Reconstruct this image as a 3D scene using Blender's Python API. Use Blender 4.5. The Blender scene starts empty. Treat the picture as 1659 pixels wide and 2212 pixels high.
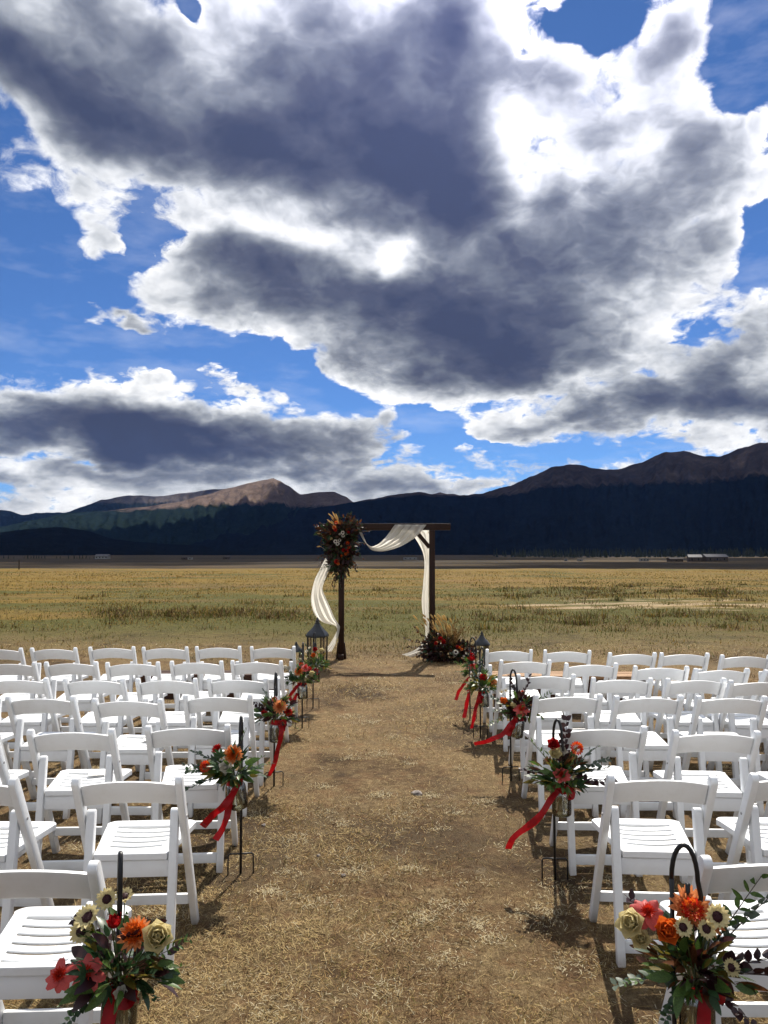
import bpy, bmesh, math, random
import numpy as np
from mathutils import Vector, Matrix, noise
from math import sin, cos, pi, radians, sqrt, atan2, asin, exp

sc = bpy.context.scene
col = sc.collection

# ------------------------------------------------------------------ camera
CAM_H = 1.70
TILT = radians(3.1)
cam_data = bpy.data.cameras.new('camera')
cam_data.sensor_fit = 'VERTICAL'
cam_data.sensor_height = 36.0
cam_data.sensor_width = 27.0
cam_data.lens = 27.05
cam_data.clip_start = 0.05
cam_data.clip_end = 200000
cam = bpy.data.objects.new('camera', cam_data)
cam.location = (0, 0, CAM_H)
cam.rotation_euler = (pi / 2 + TILT, 0, 0)
col.objects.link(cam)
sc.camera = cam

# ------------------------------------------------------------------ exposure
sc.view_settings.view_transform = 'Standard'
sc.view_settings.look = 'None'
sc.view_settings.exposure = 0.58
sc.view_settings.gamma = 1.0
sc.view_settings.use_curve_mapping = False
sc.render.engine = 'CYCLES'
sc.cycles.max_bounces = 7
sc.cycles.diffuse_bounces = 2
sc.cycles.glossy_bounces = 3
sc.cycles.transmission_bounces = 6
sc.cycles.transparent_max_bounces = 12
sc.cycles.caustics_reflective = False
sc.cycles.caustics_refractive = False
sc.cycles.sample_clamp_indirect = 6.0
sc.cycles.use_denoising = True
sc.cycles.use_adaptive_sampling = True
sc.cycles.adaptive_threshold = 0.025
sc.cycles.adaptive_min_samples = 20

# ------------------------------------------------------------------ sun
SUN_EL = radians(50)
SUN_AZ = radians(12)          # to the right of straight ahead (+Y)
sun_dir = Vector((sin(SUN_AZ) * cos(SUN_EL), cos(SUN_AZ) * cos(SUN_EL), sin(SUN_EL)))
sl = bpy.data.lights.new('sun', 'SUN')
sl.energy = 5.0
sl.angle = radians(0.53)
sl.color = (1.0, 0.935, 0.82)
so = bpy.data.objects.new('sun', sl)
so.rotation_euler = (-sun_dir).to_track_quat('-Z', 'Y').to_euler()
so.location = (0, 0, 50)
col.objects.link(so)


# ------------------------------------------------------------------ node helper
class NT:
    def __init__(self, tree):
        self.t = tree
        self.n = tree.nodes
        self.l = tree.links

    def link(self, a, b):
        self.l.new(a, b)

    def put(self, sock, v):
        if v is None:
            return
        if isinstance(v, bpy.types.NodeSocket):
            self.l.new(v, sock)
        else:
            if sock.type == 'RGBA' and len(v) == 3:
                v = (*v, 1)
            sock.default_value = v

    def math(self, op, a, b=None, c=None, clamp=False):
        n = self.n.new('ShaderNodeMath')
        n.operation = op
        n.use_clamp = clamp
        for i, v in enumerate((a, b, c)):
            self.put(n.inputs[i], v)
        return n.outputs[0]

    def add(self, a, b): return self.math('ADD', a, b)
    def sub(self, a, b): return self.math('SUBTRACT', a, b)
    def mul(self, a, b): return self.math('MULTIPLY', a, b)
    def mad(self, a, b, c): return self.math('MULTIPLY_ADD', a, b, c)

    def vmath(self, op, a, b=None, scale=None):
        n = self.n.new('ShaderNodeVectorMath')
        n.operation = op
        self.put(n.inputs[0], a)
        if b is not None:
            self.put(n.inputs[1], b)
        if scale is not None:
            self.put(n.inputs['Scale'], scale)
        return n.outputs['Value'] if op in ('DOT_PRODUCT', 'LENGTH', 'DISTANCE') else n.outputs[0]

    def sep(self, v):
        n = self.n.new('ShaderNodeSeparateXYZ')
        self.put(n.inputs[0], v)
        return n.outputs

    def comb(self, x, y, z):
        n = self.n.new('ShaderNodeCombineXYZ')
        for i, v in enumerate((x, y, z)):
            self.put(n.inputs[i], v)
        return n.outputs[0]

    def noise(self, v, scale, detail=4, rough=0.5, lac=2.0, dist=0.0, color=False):
        n = self.n.new('ShaderNodeTexNoise')
        self.put(n.inputs['Vector'], v)
        self.put(n.inputs['Scale'], scale)
        n.inputs['Detail'].default_value = detail
        n.inputs['Roughness'].default_value = rough
        n.inputs['Lacunarity'].default_value = lac
        n.inputs['Distortion'].default_value = dist
        return n.outputs['Color'] if color else n.outputs['Fac']

    def voro(self, v, scale, feature='F1', detail=0, rough=0.5, rand=1.0, smooth=0.3, out='Distance'):
        n = self.n.new('ShaderNodeTexVoronoi')
        n.feature = feature
        self.put(n.inputs['Vector'], v)
        n.inputs['Scale'].default_value = scale
        n.inputs['Detail'].default_value = detail
        n.inputs['Roughness'].default_value = rough
        n.inputs['Randomness'].default_value = rand
        if feature == 'SMOOTH_F1':
            n.inputs['Smoothness'].default_value = smooth
        return n.outputs[out]

    def ramp(self, f, stops, interp='LINEAR'):
        n = self.n.new('ShaderNodeValToRGB')
        cr = n.color_ramp
        cr.interpolation = interp
        while len(cr.elements) < len(stops):
            cr.elements.new(0.5)
        for e, (p, c) in zip(cr.elements, stops):
            e.position = p
            if isinstance(c, (int, float)):
                c = (c, c, c)
            e.color = (*c[:3], 1)
        self.put(n.inputs[0], f)
        return n.outputs[0]

    def maprange(self, f, a, b, c=0.0, d=1.0, interp='LINEAR'):
        n = self.n.new('ShaderNodeMapRange')
        n.interpolation_type = interp
        self.put(n.inputs['Value'], f)
        for nm, v in (('From Min', a), ('From Max', b), ('To Min', c), ('To Max', d)):
            self.put(n.inputs[nm], v)
        return n.outputs[0]

    def mix(self, f, a, b, mode='MIX', clampf=True):
        n = self.n.new('ShaderNodeMix')
        n.data_type = 'RGBA'
        n.blend_type = mode
        n.clamp_factor = clampf
        self.put(n.inputs[0], f)
        self.put(n.inputs[6], a)
        self.put(n.inputs[7], b)
        return n.outputs[2]

    def bump(self, h, strength=0.5, dist=0.01, normal=None):
        n = self.n.new('ShaderNodeBump')
        n.inputs['Strength'].default_value = strength
        n.inputs['Distance'].default_value = dist
        self.put(n.inputs['Height'], h)
        if normal is not None:
            self.put(n.inputs['Normal'], normal)
        return n.outputs[0]


# ------------------------------------------------------------------ the sky: clear air plus broken cumulus
def px_dir(px, py):
    """direction of a point of the sky, read off the picture (1659 x 2212)"""
    x = (px - 829.5) / 1662.0
    y = (1106 - py) / 1662.0
    v = Vector((x, cos(TILT) - y * sin(TILT), sin(TILT) + y * cos(TILT))).normalized()
    return atan2(v.x, v.y), asin(v.z)
# (x, y, radius x, radius y, turn in degrees, thickness)
CLOUDS = [
    # the great dark cloud overhead
    (920, 335, 230, 180, 0, 1.2), (1180, 150, 110, 120, 0, .40), (1270, 190, 150, 100, 0, .85), (1080, 70, 70, 100, 0, .75), (1190, 120, 80, 70, 0, .4), (1230, 380, 60, 50, 0, .5), (1300, 235, 80, 60, 0, .65), (1220, 330, 70, 60, 0, .45), (1430, 90, 60, 70, 20, .6), (520, 290, 330, 95, -18, .95), (180, 200, 260, 85, -22, .9),
    (720, 130, 280, 140, 0, .85), (840, 30, 170, 80, 0, .45), (950, 455, 130, 85, -30, .6), (1050, 270, 100, 150, 0, .45), (330, 40, 160, 60, -20, .55),
    (60, 80, 170, 90, 0, .55), (975, 60, 60, 100, 0, .6),
    # the second, lower dark mass
    (900, 690, 420, 85, -8, .95), (1130, 640, 330, 130, 0, .62), (1180, 770, 230, 50, 0, .50), (560, 640, 200, 70, -20, .42),
    (1290, 500, 190, 120, 0, .42), (1480, 560, 130, 110, 0, .30), (1500, 330, 100, 130, 25, .30), (1420, 230, 60, 90, 20, .25),
    (700, 560, 180, 70, -10, .25), (1000, 560, 160, 60, 0, .25),
    # low left bank
    (170, 930, 280, 50, -4, 1.2), (480, 960, 300, 40, -4, 1.1), (690, 965, 150, 30, 0, .45), (80, 870, 160, 60, 0, .15), (165, 640, 44, 26, 0, .95), (255, 668, 60, 16, -20, .75), (175, 505, 80, 60, 0, .35), (805, 900, 45, 34, 0, .75),
    (560, 870, 120, 40, -8, .20),
    # low right bank
    (1240, 905, 260, 28, 2, .72), (1540, 895, 220, 32, 6, .62), (1590, 820, 110, 60, 0, .55), (1440, 843, 46, 20, 0, .6),
    (1330, 870, 200, 30, 0, .2), (1640, 720, 90, 60, 0, .3),
    # low strips over the mountains
    (110, 1015, 220, 16, 0, .42), (600, 1022, 200, 11, 0, .4), (880, 1035, 160, 12, 0, .3),
    (960, 1000, 110, 40, 0, .18), (420, 1060, 200, 16, 0, .2),
]
HOLES = [
    (1165, -835, 250, 235, 0, 2.6),          # the gap the sun shines through
    # diagonal opening on the left
    (-40, 570, 130, 110, 0, 1.7), (60, 650, 150, 70, 10, 1.7), (230, 735, 120, 32, -8, 1.5), (420, 765, 160, 28, -8, 1.6),
    (590, 800, 120, 26, -14, 1.5), (700, 850, 70, 26, -20, 1.2), (890, 880, 55, 32, 0, 1.7), (915, 925, 60, 28, 0, 1.5),
    (1060, 960, 80, 15, -14, 1.2), (1190, 985, 80, 10, 0, .8), (265, 530, 40, 50, 30, .75), (215, 600, 40, 30, 0, .6),
    (20, 455, 60, 30, -30, .8),
    # upper right
    (1320, -10, 85, 55, -5, 1.9), (1640, 80, 90, 95, 0, 2.0), (1150, 70, 22, 22, 0, .6),
    (1655, 330, 40, 26, 0, 1.3), (1640, 530, 45, 70, 0, 1.5), (1560, 225, 50, 30, -20, .55),
    (455, -62, 20, 24, 0, 1.3), (1320, 985, 40, 12, 0, .7),
]
BRIGHT = [          # bright thin places inside the cloud
    (250, 1075, 320, 22, 0, .6), (520, 1000, 160, 8, 0, .3), (200, 995, 200, 8, 0, .35), (950, 990, 130, 30, 0, .5), (150, 800, 250, 36, -4, .6), (450, 840, 250, 28, -8, .5), (470, 470, 170, 35, -12, .35), (300, 440, 120, 60, -20, .35), (640, 530, 150, 30, -8, .22), (1160, 250, 90, 170, 20, .8), (1290, 190, 150, 100, 0, .8),
    (1120, 450, 60, 70, 30, .35), (1330, 330, 90, 60, 0, .25), (1010, 530, 70, 40, 30, .35), (130, 350, 170, 60, -25, .30),
    (1040, 840, 160, 26, -6, .35), (1500, 700, 120, 40, 25, .35), (1500, 960, 160, 18, 5, .3), (340, 830, 200, 22, -8, .15),
    (830, 612, 60, 40, 0, 1.1), (690, 555, 230, 35, -12, .35), (1000, 575, 170, 40, 5, .3), (1250, 260, 150, 110, 0, .40), (1130, 330, 70, 70, 0, .30), (1080, 90, 60, 110, 0, .30),
    (1500, 640, 60, 80, 30, .30), (1440, 760, 50, 90, 20, .28), (560, 190, 50, 30, 0, .22), (440, 90, 60, 60, 0, .30),
    (520, 330, 40, 20, 0, .2),
]


def build_world():
    w = bpy.data.worlds.new('World')
    sc.world = w
    w.use_nodes = True
    N = NT(w.node_tree)
    N.n.clear()
    sky = N.n.new('ShaderNodeTexSky')
    sky.sky_type = 'NISHITA'
    sky.sun_disc = False
    sky.sun_elevation = SUN_EL
    sky.sun_rotation = SUN_AZ
    sky.altitude = 2900
    sky.air_density = 1.0
    sky.dust_density = 0.2
    sky.ozone_density = 3.0
    skyc = N.mix(1.0, sky.outputs[0], (0.62, 0.88, 1.20), 'MULTIPLY')
    bg1 = N.n.new('ShaderNodeBackground')
    N.put(bg1.inputs[0], skyc)
    bg1.inputs[1].default_value = 0.06
    out = N.n.new('ShaderNodeOutputWorld')
    N.link(bg1.outputs[0], out.inputs[0])


build_world()

CLOUD_Z = 2000.0
CLOUD_RELIEF = 120.0


def cloud_material():
    mat = bpy.data.materials.new('cloud')
    mat.use_nodes = True
    mat.cycles.emission_sampling = 'NONE'
    N = NT(mat.node_tree)
    N.n.clear()
    pos = N.n.new('ShaderNodeNewGeometry').outputs['Position']
    d = N.vmath('NORMALIZE', N.vmath('SUBTRACT', pos, (0.0, 0.0, CAM_H)))
    x, y, z = N.sep(d)
    el = N.math('ARCSINE', z)
    # cloud-space position: lumps get smaller towards the horizon
    k = N.math('DIVIDE', 1.0, N.add(N.math('MAXIMUM', z, 0.0), 0.42))
    p = N.vmath('SCALE', d, scale=k)
    wv = N.vmath('SUBTRACT', N.noise(p, 2.6, 3, 0.58, color=True), (0.5, 0.5, 0.5))
    wv2 = N.vmath('SUBTRACT', N.noise(N.vmath('ADD', p, (5.2, 1.3, 7.7)), 9.0, 3, 0.62, color=True), (0.5, 0.5, 0.5))
    # how thick the cloud is here: the deck's own relief
    T00 = N.mul(N.sub(N.sep(pos)[2], CLOUD_Z), 1.0 / CLOUD_RELIEF)
    # fractal body of the clouds, billows and relief towards the sun
    pw = N.vmath('ADD', p, N.vmath('SCALE', wv, scale=0.22))
    n1 = N.noise(pw, 3.2, 9, 0.58)
    sunv = (sun_dir.x * 0.02, 0.0, 0.05)
    n1b = N.noise(N.vmath('ADD', pw, sunv), 3.2, 5, 0.58)
    pb = N.vmath('ADD', p, N.vmath('SCALE', wv2, scale=0.10))
    bil = N.voro(pb, 9.0, 'F1', 2.0, 0.55)
    n2 = N.noise(pb, 24.0, 7, 0.66)
    big = N.noise(N.vmath('ADD', p, (3.1, 9.4, 2.2)), 1.1, 3, 0.5)
    front = N.maprange(y, 0.05, 0.55, 0.0, 1.0, 'SMOOTHSTEP')        # the drawn clouds lie ahead, the rest is the same broken field
    up = N.maprange(el, 0.62, 0.85, 0.0, 1.0, 'SMOOTHSTEP')
    front = N.mul(front, N.sub(1.0, up))
    amp_big = N.maprange(front, 0, 1, 3.2, 0.6)
    low = N.maprange(el, 0.03, 0.20, 0.40, 1.0)
    low_ = low
    T0 = N.mad(N.sub(big, 0.46), amp_big, T00)
    T = N.mad(N.sub(n1, 0.5), 1.9, T0)
    bb = N.sub(0.45, bil)
    Te = N.mad(bb, 0.75, N.mad(N.sub(n2, 0.5), 1.0, T))             # the outline
    alpha = N.maprange(Te, -0.03, N.maprange(n1, 0.35, 0.6, 0.55, 0.18), 0.0, 1.0, 'SMOOTHSTEP')
    wisps = N.maprange(N.noise(N.vmath('MULTIPLY', p, (1.0, 1.0, 5.0)), 4.0, 6, 0.6), 0.5, 0.8, 0.0, 0.22)
    alpha = N.math('MAXIMUM', alpha, wisps)
    rel = N.sub(n1, n1b)
    n3 = N.noise(pb, 6.5, 6, 0.6)
    n3b = N.noise(N.vmath('ADD', pb, (sun_dir.x * 0.015, 0.0, 0.035)), 6.5, 4, 0.6)
    rel3 = N.mul(N.sub(n3, n3b), low_)
    # light seen through the cloud falls with its thickness
    Ts = N.mad(rel3, -1.25, N.mad(rel, -2.2, N.mad(bb, N.mul(low, 0.5), N.mad(N.sub(n1, 0.5), N.mul(low, 1.5), T0))))
    Ts = N.mad(N.sub(n2, 0.5), N.mul(low, 0.34), Ts)
    colr = N.ramp(N.mul(Ts, 0.5), [
        (0.00, (1.20, 1.20, 1.19)), (0.14, (0.95, 0.955, 0.96)), (0.25, (0.74, 0.755, 0.775)), (0.34, (0.56, 0.585, 0.62)),
        (0.43, (0.38, 0.405, 0.445)), (0.53, (0.24, 0.263, 0.31)), (0.65, (0.150, 0.170, 0.220)), (0.80, (0.088, 0.102, 0.158)), (1.0, (0.052, 0.066, 0.122))])
    # brighter around the sun (forward scattering)
    cs = N.vmath('DOT_PRODUCT', d, tuple(sun_dir))
    glow = N.math('POWER', N.math('MAXIMUM', cs, 0.0), 14.0)
    colr = N.vmath('SCALE', colr, scale=N.mad(glow, 0.85, 0.76))
    colr = N.mix(N.mul(glow, 0.8), colr, N.mix(1.0, colr, (0.93, 0.89, 1.16), 'MULTIPLY'))
    em = N.n.new('ShaderNodeEmission')
    N.put(em.inputs[0], colr)
    tr = N.n.new('ShaderNodeBsdfTransparent')
    mx = N.n.new('ShaderNodeMixShader')
    N.put(mx.inputs[0], alpha)
    N.link(tr.outputs[0], mx.inputs[1])
    N.link(em.outputs[0], mx.inputs[2])
    out = N.n.new('ShaderNodeOutputMaterial')
    N.link(mx.outputs[0], out.inputs[0])
    return mat


def build_sky():
    """the deck of broken cloud, two kilometres up, thick and thin; it lets the sun through its gaps and shades the land below"""
    azs = [-180 + 6 * i for i in range(23)] + [-42 + 0.2 * i for i in range(421)] + [48 + 6 * i for i in range(23)]
    els = [1.0 + 0.1 * i for i in range(40)] + [5.0 + 0.2 * i for i in range(260)] + [57, 60, 65, 70, 75, 80, 85, 89.5]
    azs = [radians(a) for a in azs]
    els = [radians(e) for e in els]
    A, E = np.meshgrid(np.array(azs), np.array(els), indexing='ij')
    WX = np.zeros(A.shape)
    WY = np.zeros(A.shape)
    for i, a in enumerate(azs):
        if abs(a) > radians(44):
            continue
        for j, e in enumerate(els):
            z = sin(e)
            k = 1 / (z + 0.42)
            p = Vector((sin(a) * cos(e) * k, cos(a) * cos(e) * k, z * k))
            wx = wy = 0.0
            f, g = 2.6, 0.055
            for o in range(6):
                wx += noise.noise(p * f + Vector((7.1 * o, 1.7, 3.3))) * g
                wy += noise.noise(p * f + Vector((7.1 * o, 31.7, 13.3))) * g
                f *= 2.0
                g *= 0.56
            WX[i, j] = wx
            WY[i, j] = wy * min(1.0, 0.35 + 0.65 * e / 0.35)
    QA, QE = A + WX, E + WY

    def total(lst):
        acc = np.zeros(A.shape)
        for (px, py, rx, ry, rot, amp) in lst:
            a, e = px_dir(px, py)
            sx = abs(px_dir(px + rx * .5, py)[0] - px_dir(px - rx * .5, py)[0])
            sy = abs(px_dir(px, py + ry * .5)[1] - px_dir(px, py - ry * .5)[1])
            c, s_ = cos(radians(rot)), sin(radians(rot))
            u = ((QA - a) * c + (QE - e) * s_) / sx
            v = (-(QA - a) * s_ + (QE - e) * c) / sy
            acc += amp * 0.42 ** (u * u + v * v)
        return acc
    base = 0.72 + (0.62 - 0.72) * np.clip((E - 0.02) / 0.14, 0, 1)
    body = 1.10 * total(CLOUDS) - 0.95 * total(BRIGHT) + base
    h = np.clip(0.3 - np.abs(body - 0.60), 0, None) / 0.3
    T = np.maximum(body, 0.60) + h * h * h * 0.3 / 6.0 - total(HOLES)
    T = np.clip(T, -2.0, 2.6)
    Z = CLOUD_Z + CLOUD_RELIEF * T
    S = (Z - CAM_H) / np.sin(E)
    V = np.stack([np.sin(A) * np.cos(E) * S, np.cos(A) * np.cos(E) * S, Z], axis=-1).reshape(-1, 3)
    na, ne = A.shape
    idx = np.arange(na * ne).reshape(na, ne)
    F = np.stack([idx[:-1, :-1], idx[1:, :-1], idx[1:, 1:], idx[:-1, 1:]], axis=-1).reshape(-1, 4)
    me = bpy.data.meshes.new('sky')
    me.vertices.add(len(V))
    me.vertices.foreach_set('co', V.astype(np.float32).ravel())
    me.loops.add(len(F) * 4)
    me.loops.foreach_set('vertex_index', F.astype(np.int32).ravel())
    me.polygons.add(len(F))
    me.polygons.foreach_set('loop_start', np.arange(0, len(F) * 4, 4, dtype=np.int32))
    me.update(calc_edges=True)
    me.materials.append(cloud_material())
    o = bpy.data.objects.new('sky', me)
    o['kind'] = 'structure'
    col.objects.link(o)


build_sky()
# ------------------------------------------------------------------ mesh and object helpers
import numpy as np
RND = random.Random(11)


def px_ray(px, py):
    x = (px - 829.5) / 1662.0
    y = (1106 - py) / 1662.0
    return Vector((x, cos(TILT) - y * sin(TILT), sin(TILT) + y * cos(TILT)))


def at_z(px, py, z):
    """the point at height z that the picture shows at px, py (1659 x 2212)"""
    r = px_ray(px, py)
    t = (z - CAM_H) / r.z
    return Vector((r.x * t, r.y * t, z))


def at_y(px, py, y):
    r = px_ray(px, py)
    t = y / r.y
    return Vector((r.x * t, y, CAM_H + r.z * t))


class MB:
    """collects geometry for one mesh object"""
    def __init__(self):
        self.v = []
        self.f = []
        self.mi = []
        self.cur = 0

    def addv(self, vs):
        n = len(self.v)
        self.v.extend([tuple(p) for p in vs])
        return n

    def face(self, *idx):
        self.f.append(tuple(idx))
        self.mi.append(self.cur)

    def hexa(self, c):
        """eight corners: bottom 4 then top 4, each counter-clockwise"""
        n = self.addv(c)
        for q in ((3, 2, 1, 0), (4, 5, 6, 7), (0, 1, 5, 4), (1, 2, 6, 5), (2, 3, 7, 6), (3, 0, 4, 7)):
            self.face(*[n + i for i in q])

    def box(self, x0, x1, y0, y1, z0, z1):
        self.hexa([(x0, y0, z0), (x1, y0, z0), (x1, y1, z0), (x0, y1, z0), (x0, y0, z1), (x1, y0, z1), (x1, y1, z1), (x0, y1, z1)])

    def tube(self, pts, r, seg=6, cap=True):
        pts = [Vector(p) for p in pts]
        rs = r if isinstance(r, (list, tuple)) else [r] * len(pts)
        base = []
        up = Vector((0, 0, 1))
        prev = None
        for i, p in enumerate(pts):
            t = (pts[min(i + 1, len(pts) - 1)] - pts[max(i - 1, 0)])
            if t.length < 1e-9:
                t = Vector((0, 0, 1))
            t.normalize()
            if prev is None:
                a = t.cross(up)
                if a.length < 1e-3:
                    a = t.cross(Vector((1, 0, 0)))
            else:
                a = prev - t * prev.dot(t)
            a.normalize()
            prev = a
            b = t.cross(a)
            base.append(self.addv([p + (a * cos(2 * pi * k / seg) + b * sin(2 * pi * k / seg)) * rs[i] for k in range(seg)]))
        for i in range(len(pts) - 1):
            for k in range(seg):
                k2 = (k + 1) % seg
                self.face(base[i] + k, base[i] + k2, base[i + 1] + k2, base[i + 1] + k)
        if cap:
            self.face(*[base[0] + k for k in range(seg)][::-1])
            self.face(*[base[-1] + k for k in range(seg)])

    def lathe(self, prof, seg=16, cx=0, cy=0, cap=True):
        rows = []
        for r, z in prof:
            rows.append(self.addv([(cx + r * cos(2 * pi * k / seg), cy + r * sin(2 * pi * k / seg), z) for k in range(seg)]))
        for i in range(len(prof) - 1):
            for k in range(seg):
                k2 = (k + 1) % seg
                self.face(rows[i] + k, rows[i] + k2, rows[i + 1] + k2, rows[i + 1] + k)
        if cap:
            self.face(*[rows[0] + k for k in range(seg)][::-1])
            self.face(*[rows[-1] + k for k in range(seg)])

    def grid(self, rows):
        """rows of equal length of points"""
        n = len(rows[0])
        b = [self.addv(r) for r in rows]
        for i in range(len(rows) - 1):
            for k in range(n - 1):
                self.face(b[i] + k, b[i] + k + 1, b[i + 1] + k + 1, b[i + 1] + k)

    def xform(self, M, start=0):
        for i in range(start, len(self.v)):
            self.v[i] = tuple(M @ Vector(self.v[i]))

    def mesh(self, name, mats, smooth=False, bevel=0.0, segs=2):
        me = bpy.data.meshes.new(name)
        me.from_pydata(self.v, [], self.f)
        if not isinstance(mats, (list, tuple)):
            mats = [mats]
        for m in mats:
            me.materials.append(m)
        if len(mats) > 1:
            me.polygons.foreach_set('material_index', self.mi)
        if bevel > 0:
            bm = bmesh.new()
            bm.from_mesh(me)
            bmesh.ops.recalc_face_normals(bm, faces=bm.faces)
            es = [e for e in bm.edges if len(e.link_faces) == 2 and e.calc_face_angle(0) > 0.6]
            bmesh.ops.bevel(bm, geom=es, offset=bevel, segments=segs, profile=0.6, affect='EDGES', clamp_overlap=True)
            bm.to_mesh(me)
            bm.free()
            smooth = True
        if smooth:
            me.polygons.foreach_set('use_smooth', [True] * len(me.polygons))
        me.update()
        if bevel > 0:
            me.set_sharp_from_angle(angle=radians(50))
        return me


def link(name, me, parent=None, loc=None, rot=None, scale=None):
    o = bpy.data.objects.new(name, me)
    col.objects.link(o)
    if parent is not None:
        o.parent = parent
    if loc is not None:
        o.location = loc
    if rot is not None:
        o.rotation_euler = rot
    if scale is not None:
        o.scale = scale if isinstance(scale, (tuple, list, Vector)) else (scale,) * 3
    return o


def thing(name, label, cat, loc=(0, 0, 0), rz=0.0, group=None):
    o = bpy.data.objects.new(name, None)
    o.empty_display_size = 0.1
    col.objects.link(o)
    o.location = loc
    o.rotation_euler = (0, 0, rz)
    o['label'] = label
    o['category'] = cat
    if group:
        o['group'] = group
    return o


def tag(o, label, cat, group=None):
    o['label'] = label
    o['category'] = cat
    if group:
        o['group'] = group
    return o


ORD = ['zeroth', 'first', 'second', 'third', 'fourth', 'fifth', 'sixth', 'seventh', 'eighth', 'ninth']


# ------------------------------------------------------------------ materials
def principled(name, color, rough=0.6, var=0.0, scale=20.0, bump=0.0, bscale=80.0, metallic=0.0, spec=0.5, sheen=0.0,
               translucent=0.0, tint=None, coord='Object'):
    m = bpy.data.materials.new(name)
    m.use_nodes = True
    N = NT(m.node_tree)
    bs = N.n['Principled BSDF']
    bs.inputs['Roughness'].default_value = rough
    bs.inputs['Metallic'].default_value = metallic
    bs.inputs['Specular IOR Level'].default_value = spec
    tc = N.n.new('ShaderNodeTexCoord').outputs[coord]
    c = (*color, 1)
    if var > 0:
        nz = N.noise(tc, scale, 4, 0.6)
        dark = tuple(x * (1 - var) for x in color)
        lite = tint if tint else tuple(min(1, x * (1 + var)) for x in color)
        c = N.ramp(nz, [(0.3, dark), (0.7, lite)])
        N.put(bs.inputs['Base Color'], c)
    else:
        bs.inputs['Base Color'].default_value = c
    if bump > 0:
        N.put(bs.inputs['Normal'], N.bump(N.noise(tc, bscale, 4, 0.6), bump, 0.005))
    if translucent > 0:
        tl = N.n.new('ShaderNodeBsdfTranslucent')
        N.put(tl.inputs[0], c if isinstance(c, bpy.types.NodeSocket) else color)
        mx = N.n.new('ShaderNodeMixShader')
        mx.inputs[0].default_value = translucent
        N.link(bs.outputs[0], mx.inputs[1])
        N.link(tl.outputs[0], mx.inputs[2])
        N.link(mx.outputs[0], N.n['Material Output'].inputs[0])
    return m
# ------------------------------------------------------------------ the ground: meadow, terrace edge and valley plain
def gnoise(x, y, s):
    return noise.noise(Vector((x * s, y * s, 3.7)))


def ground_z(x, y):
    d = sqrt(x * x + y * y)
    z = 0.018 * gnoise(x, y, 0.55) * min(1.0, max(0.0, (d - 1) / 4))
    if d < 18:
        z += (0.010 * gnoise(x, y, 3.7) + 0.006 * gnoise(x, y, 10.3)) * min(1.0, (18 - d) / 6)
    z += 0.20 * gnoise(x, y, 0.035) * min(1.0, max(0.0, (d - 14) / 30))
    z += 0.06 * gnoise(x, y, 0.20) * min(1.0, max(0.0, (d - 13) / 15))
    e = 84 + 9 * gnoise(x, 0, 0.012) - 4 * gnoise(x, 9, 0.05)
    t = min(1.0, max(0.0, (y - e) / 60.0))
    z += -3.4 * t * t * (3 - 2 * t)
    if d > 150:
        z += 0.8 * gnoise(x, y, 0.004) * min(1.0, (d - 150) / 300)
    return z


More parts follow.
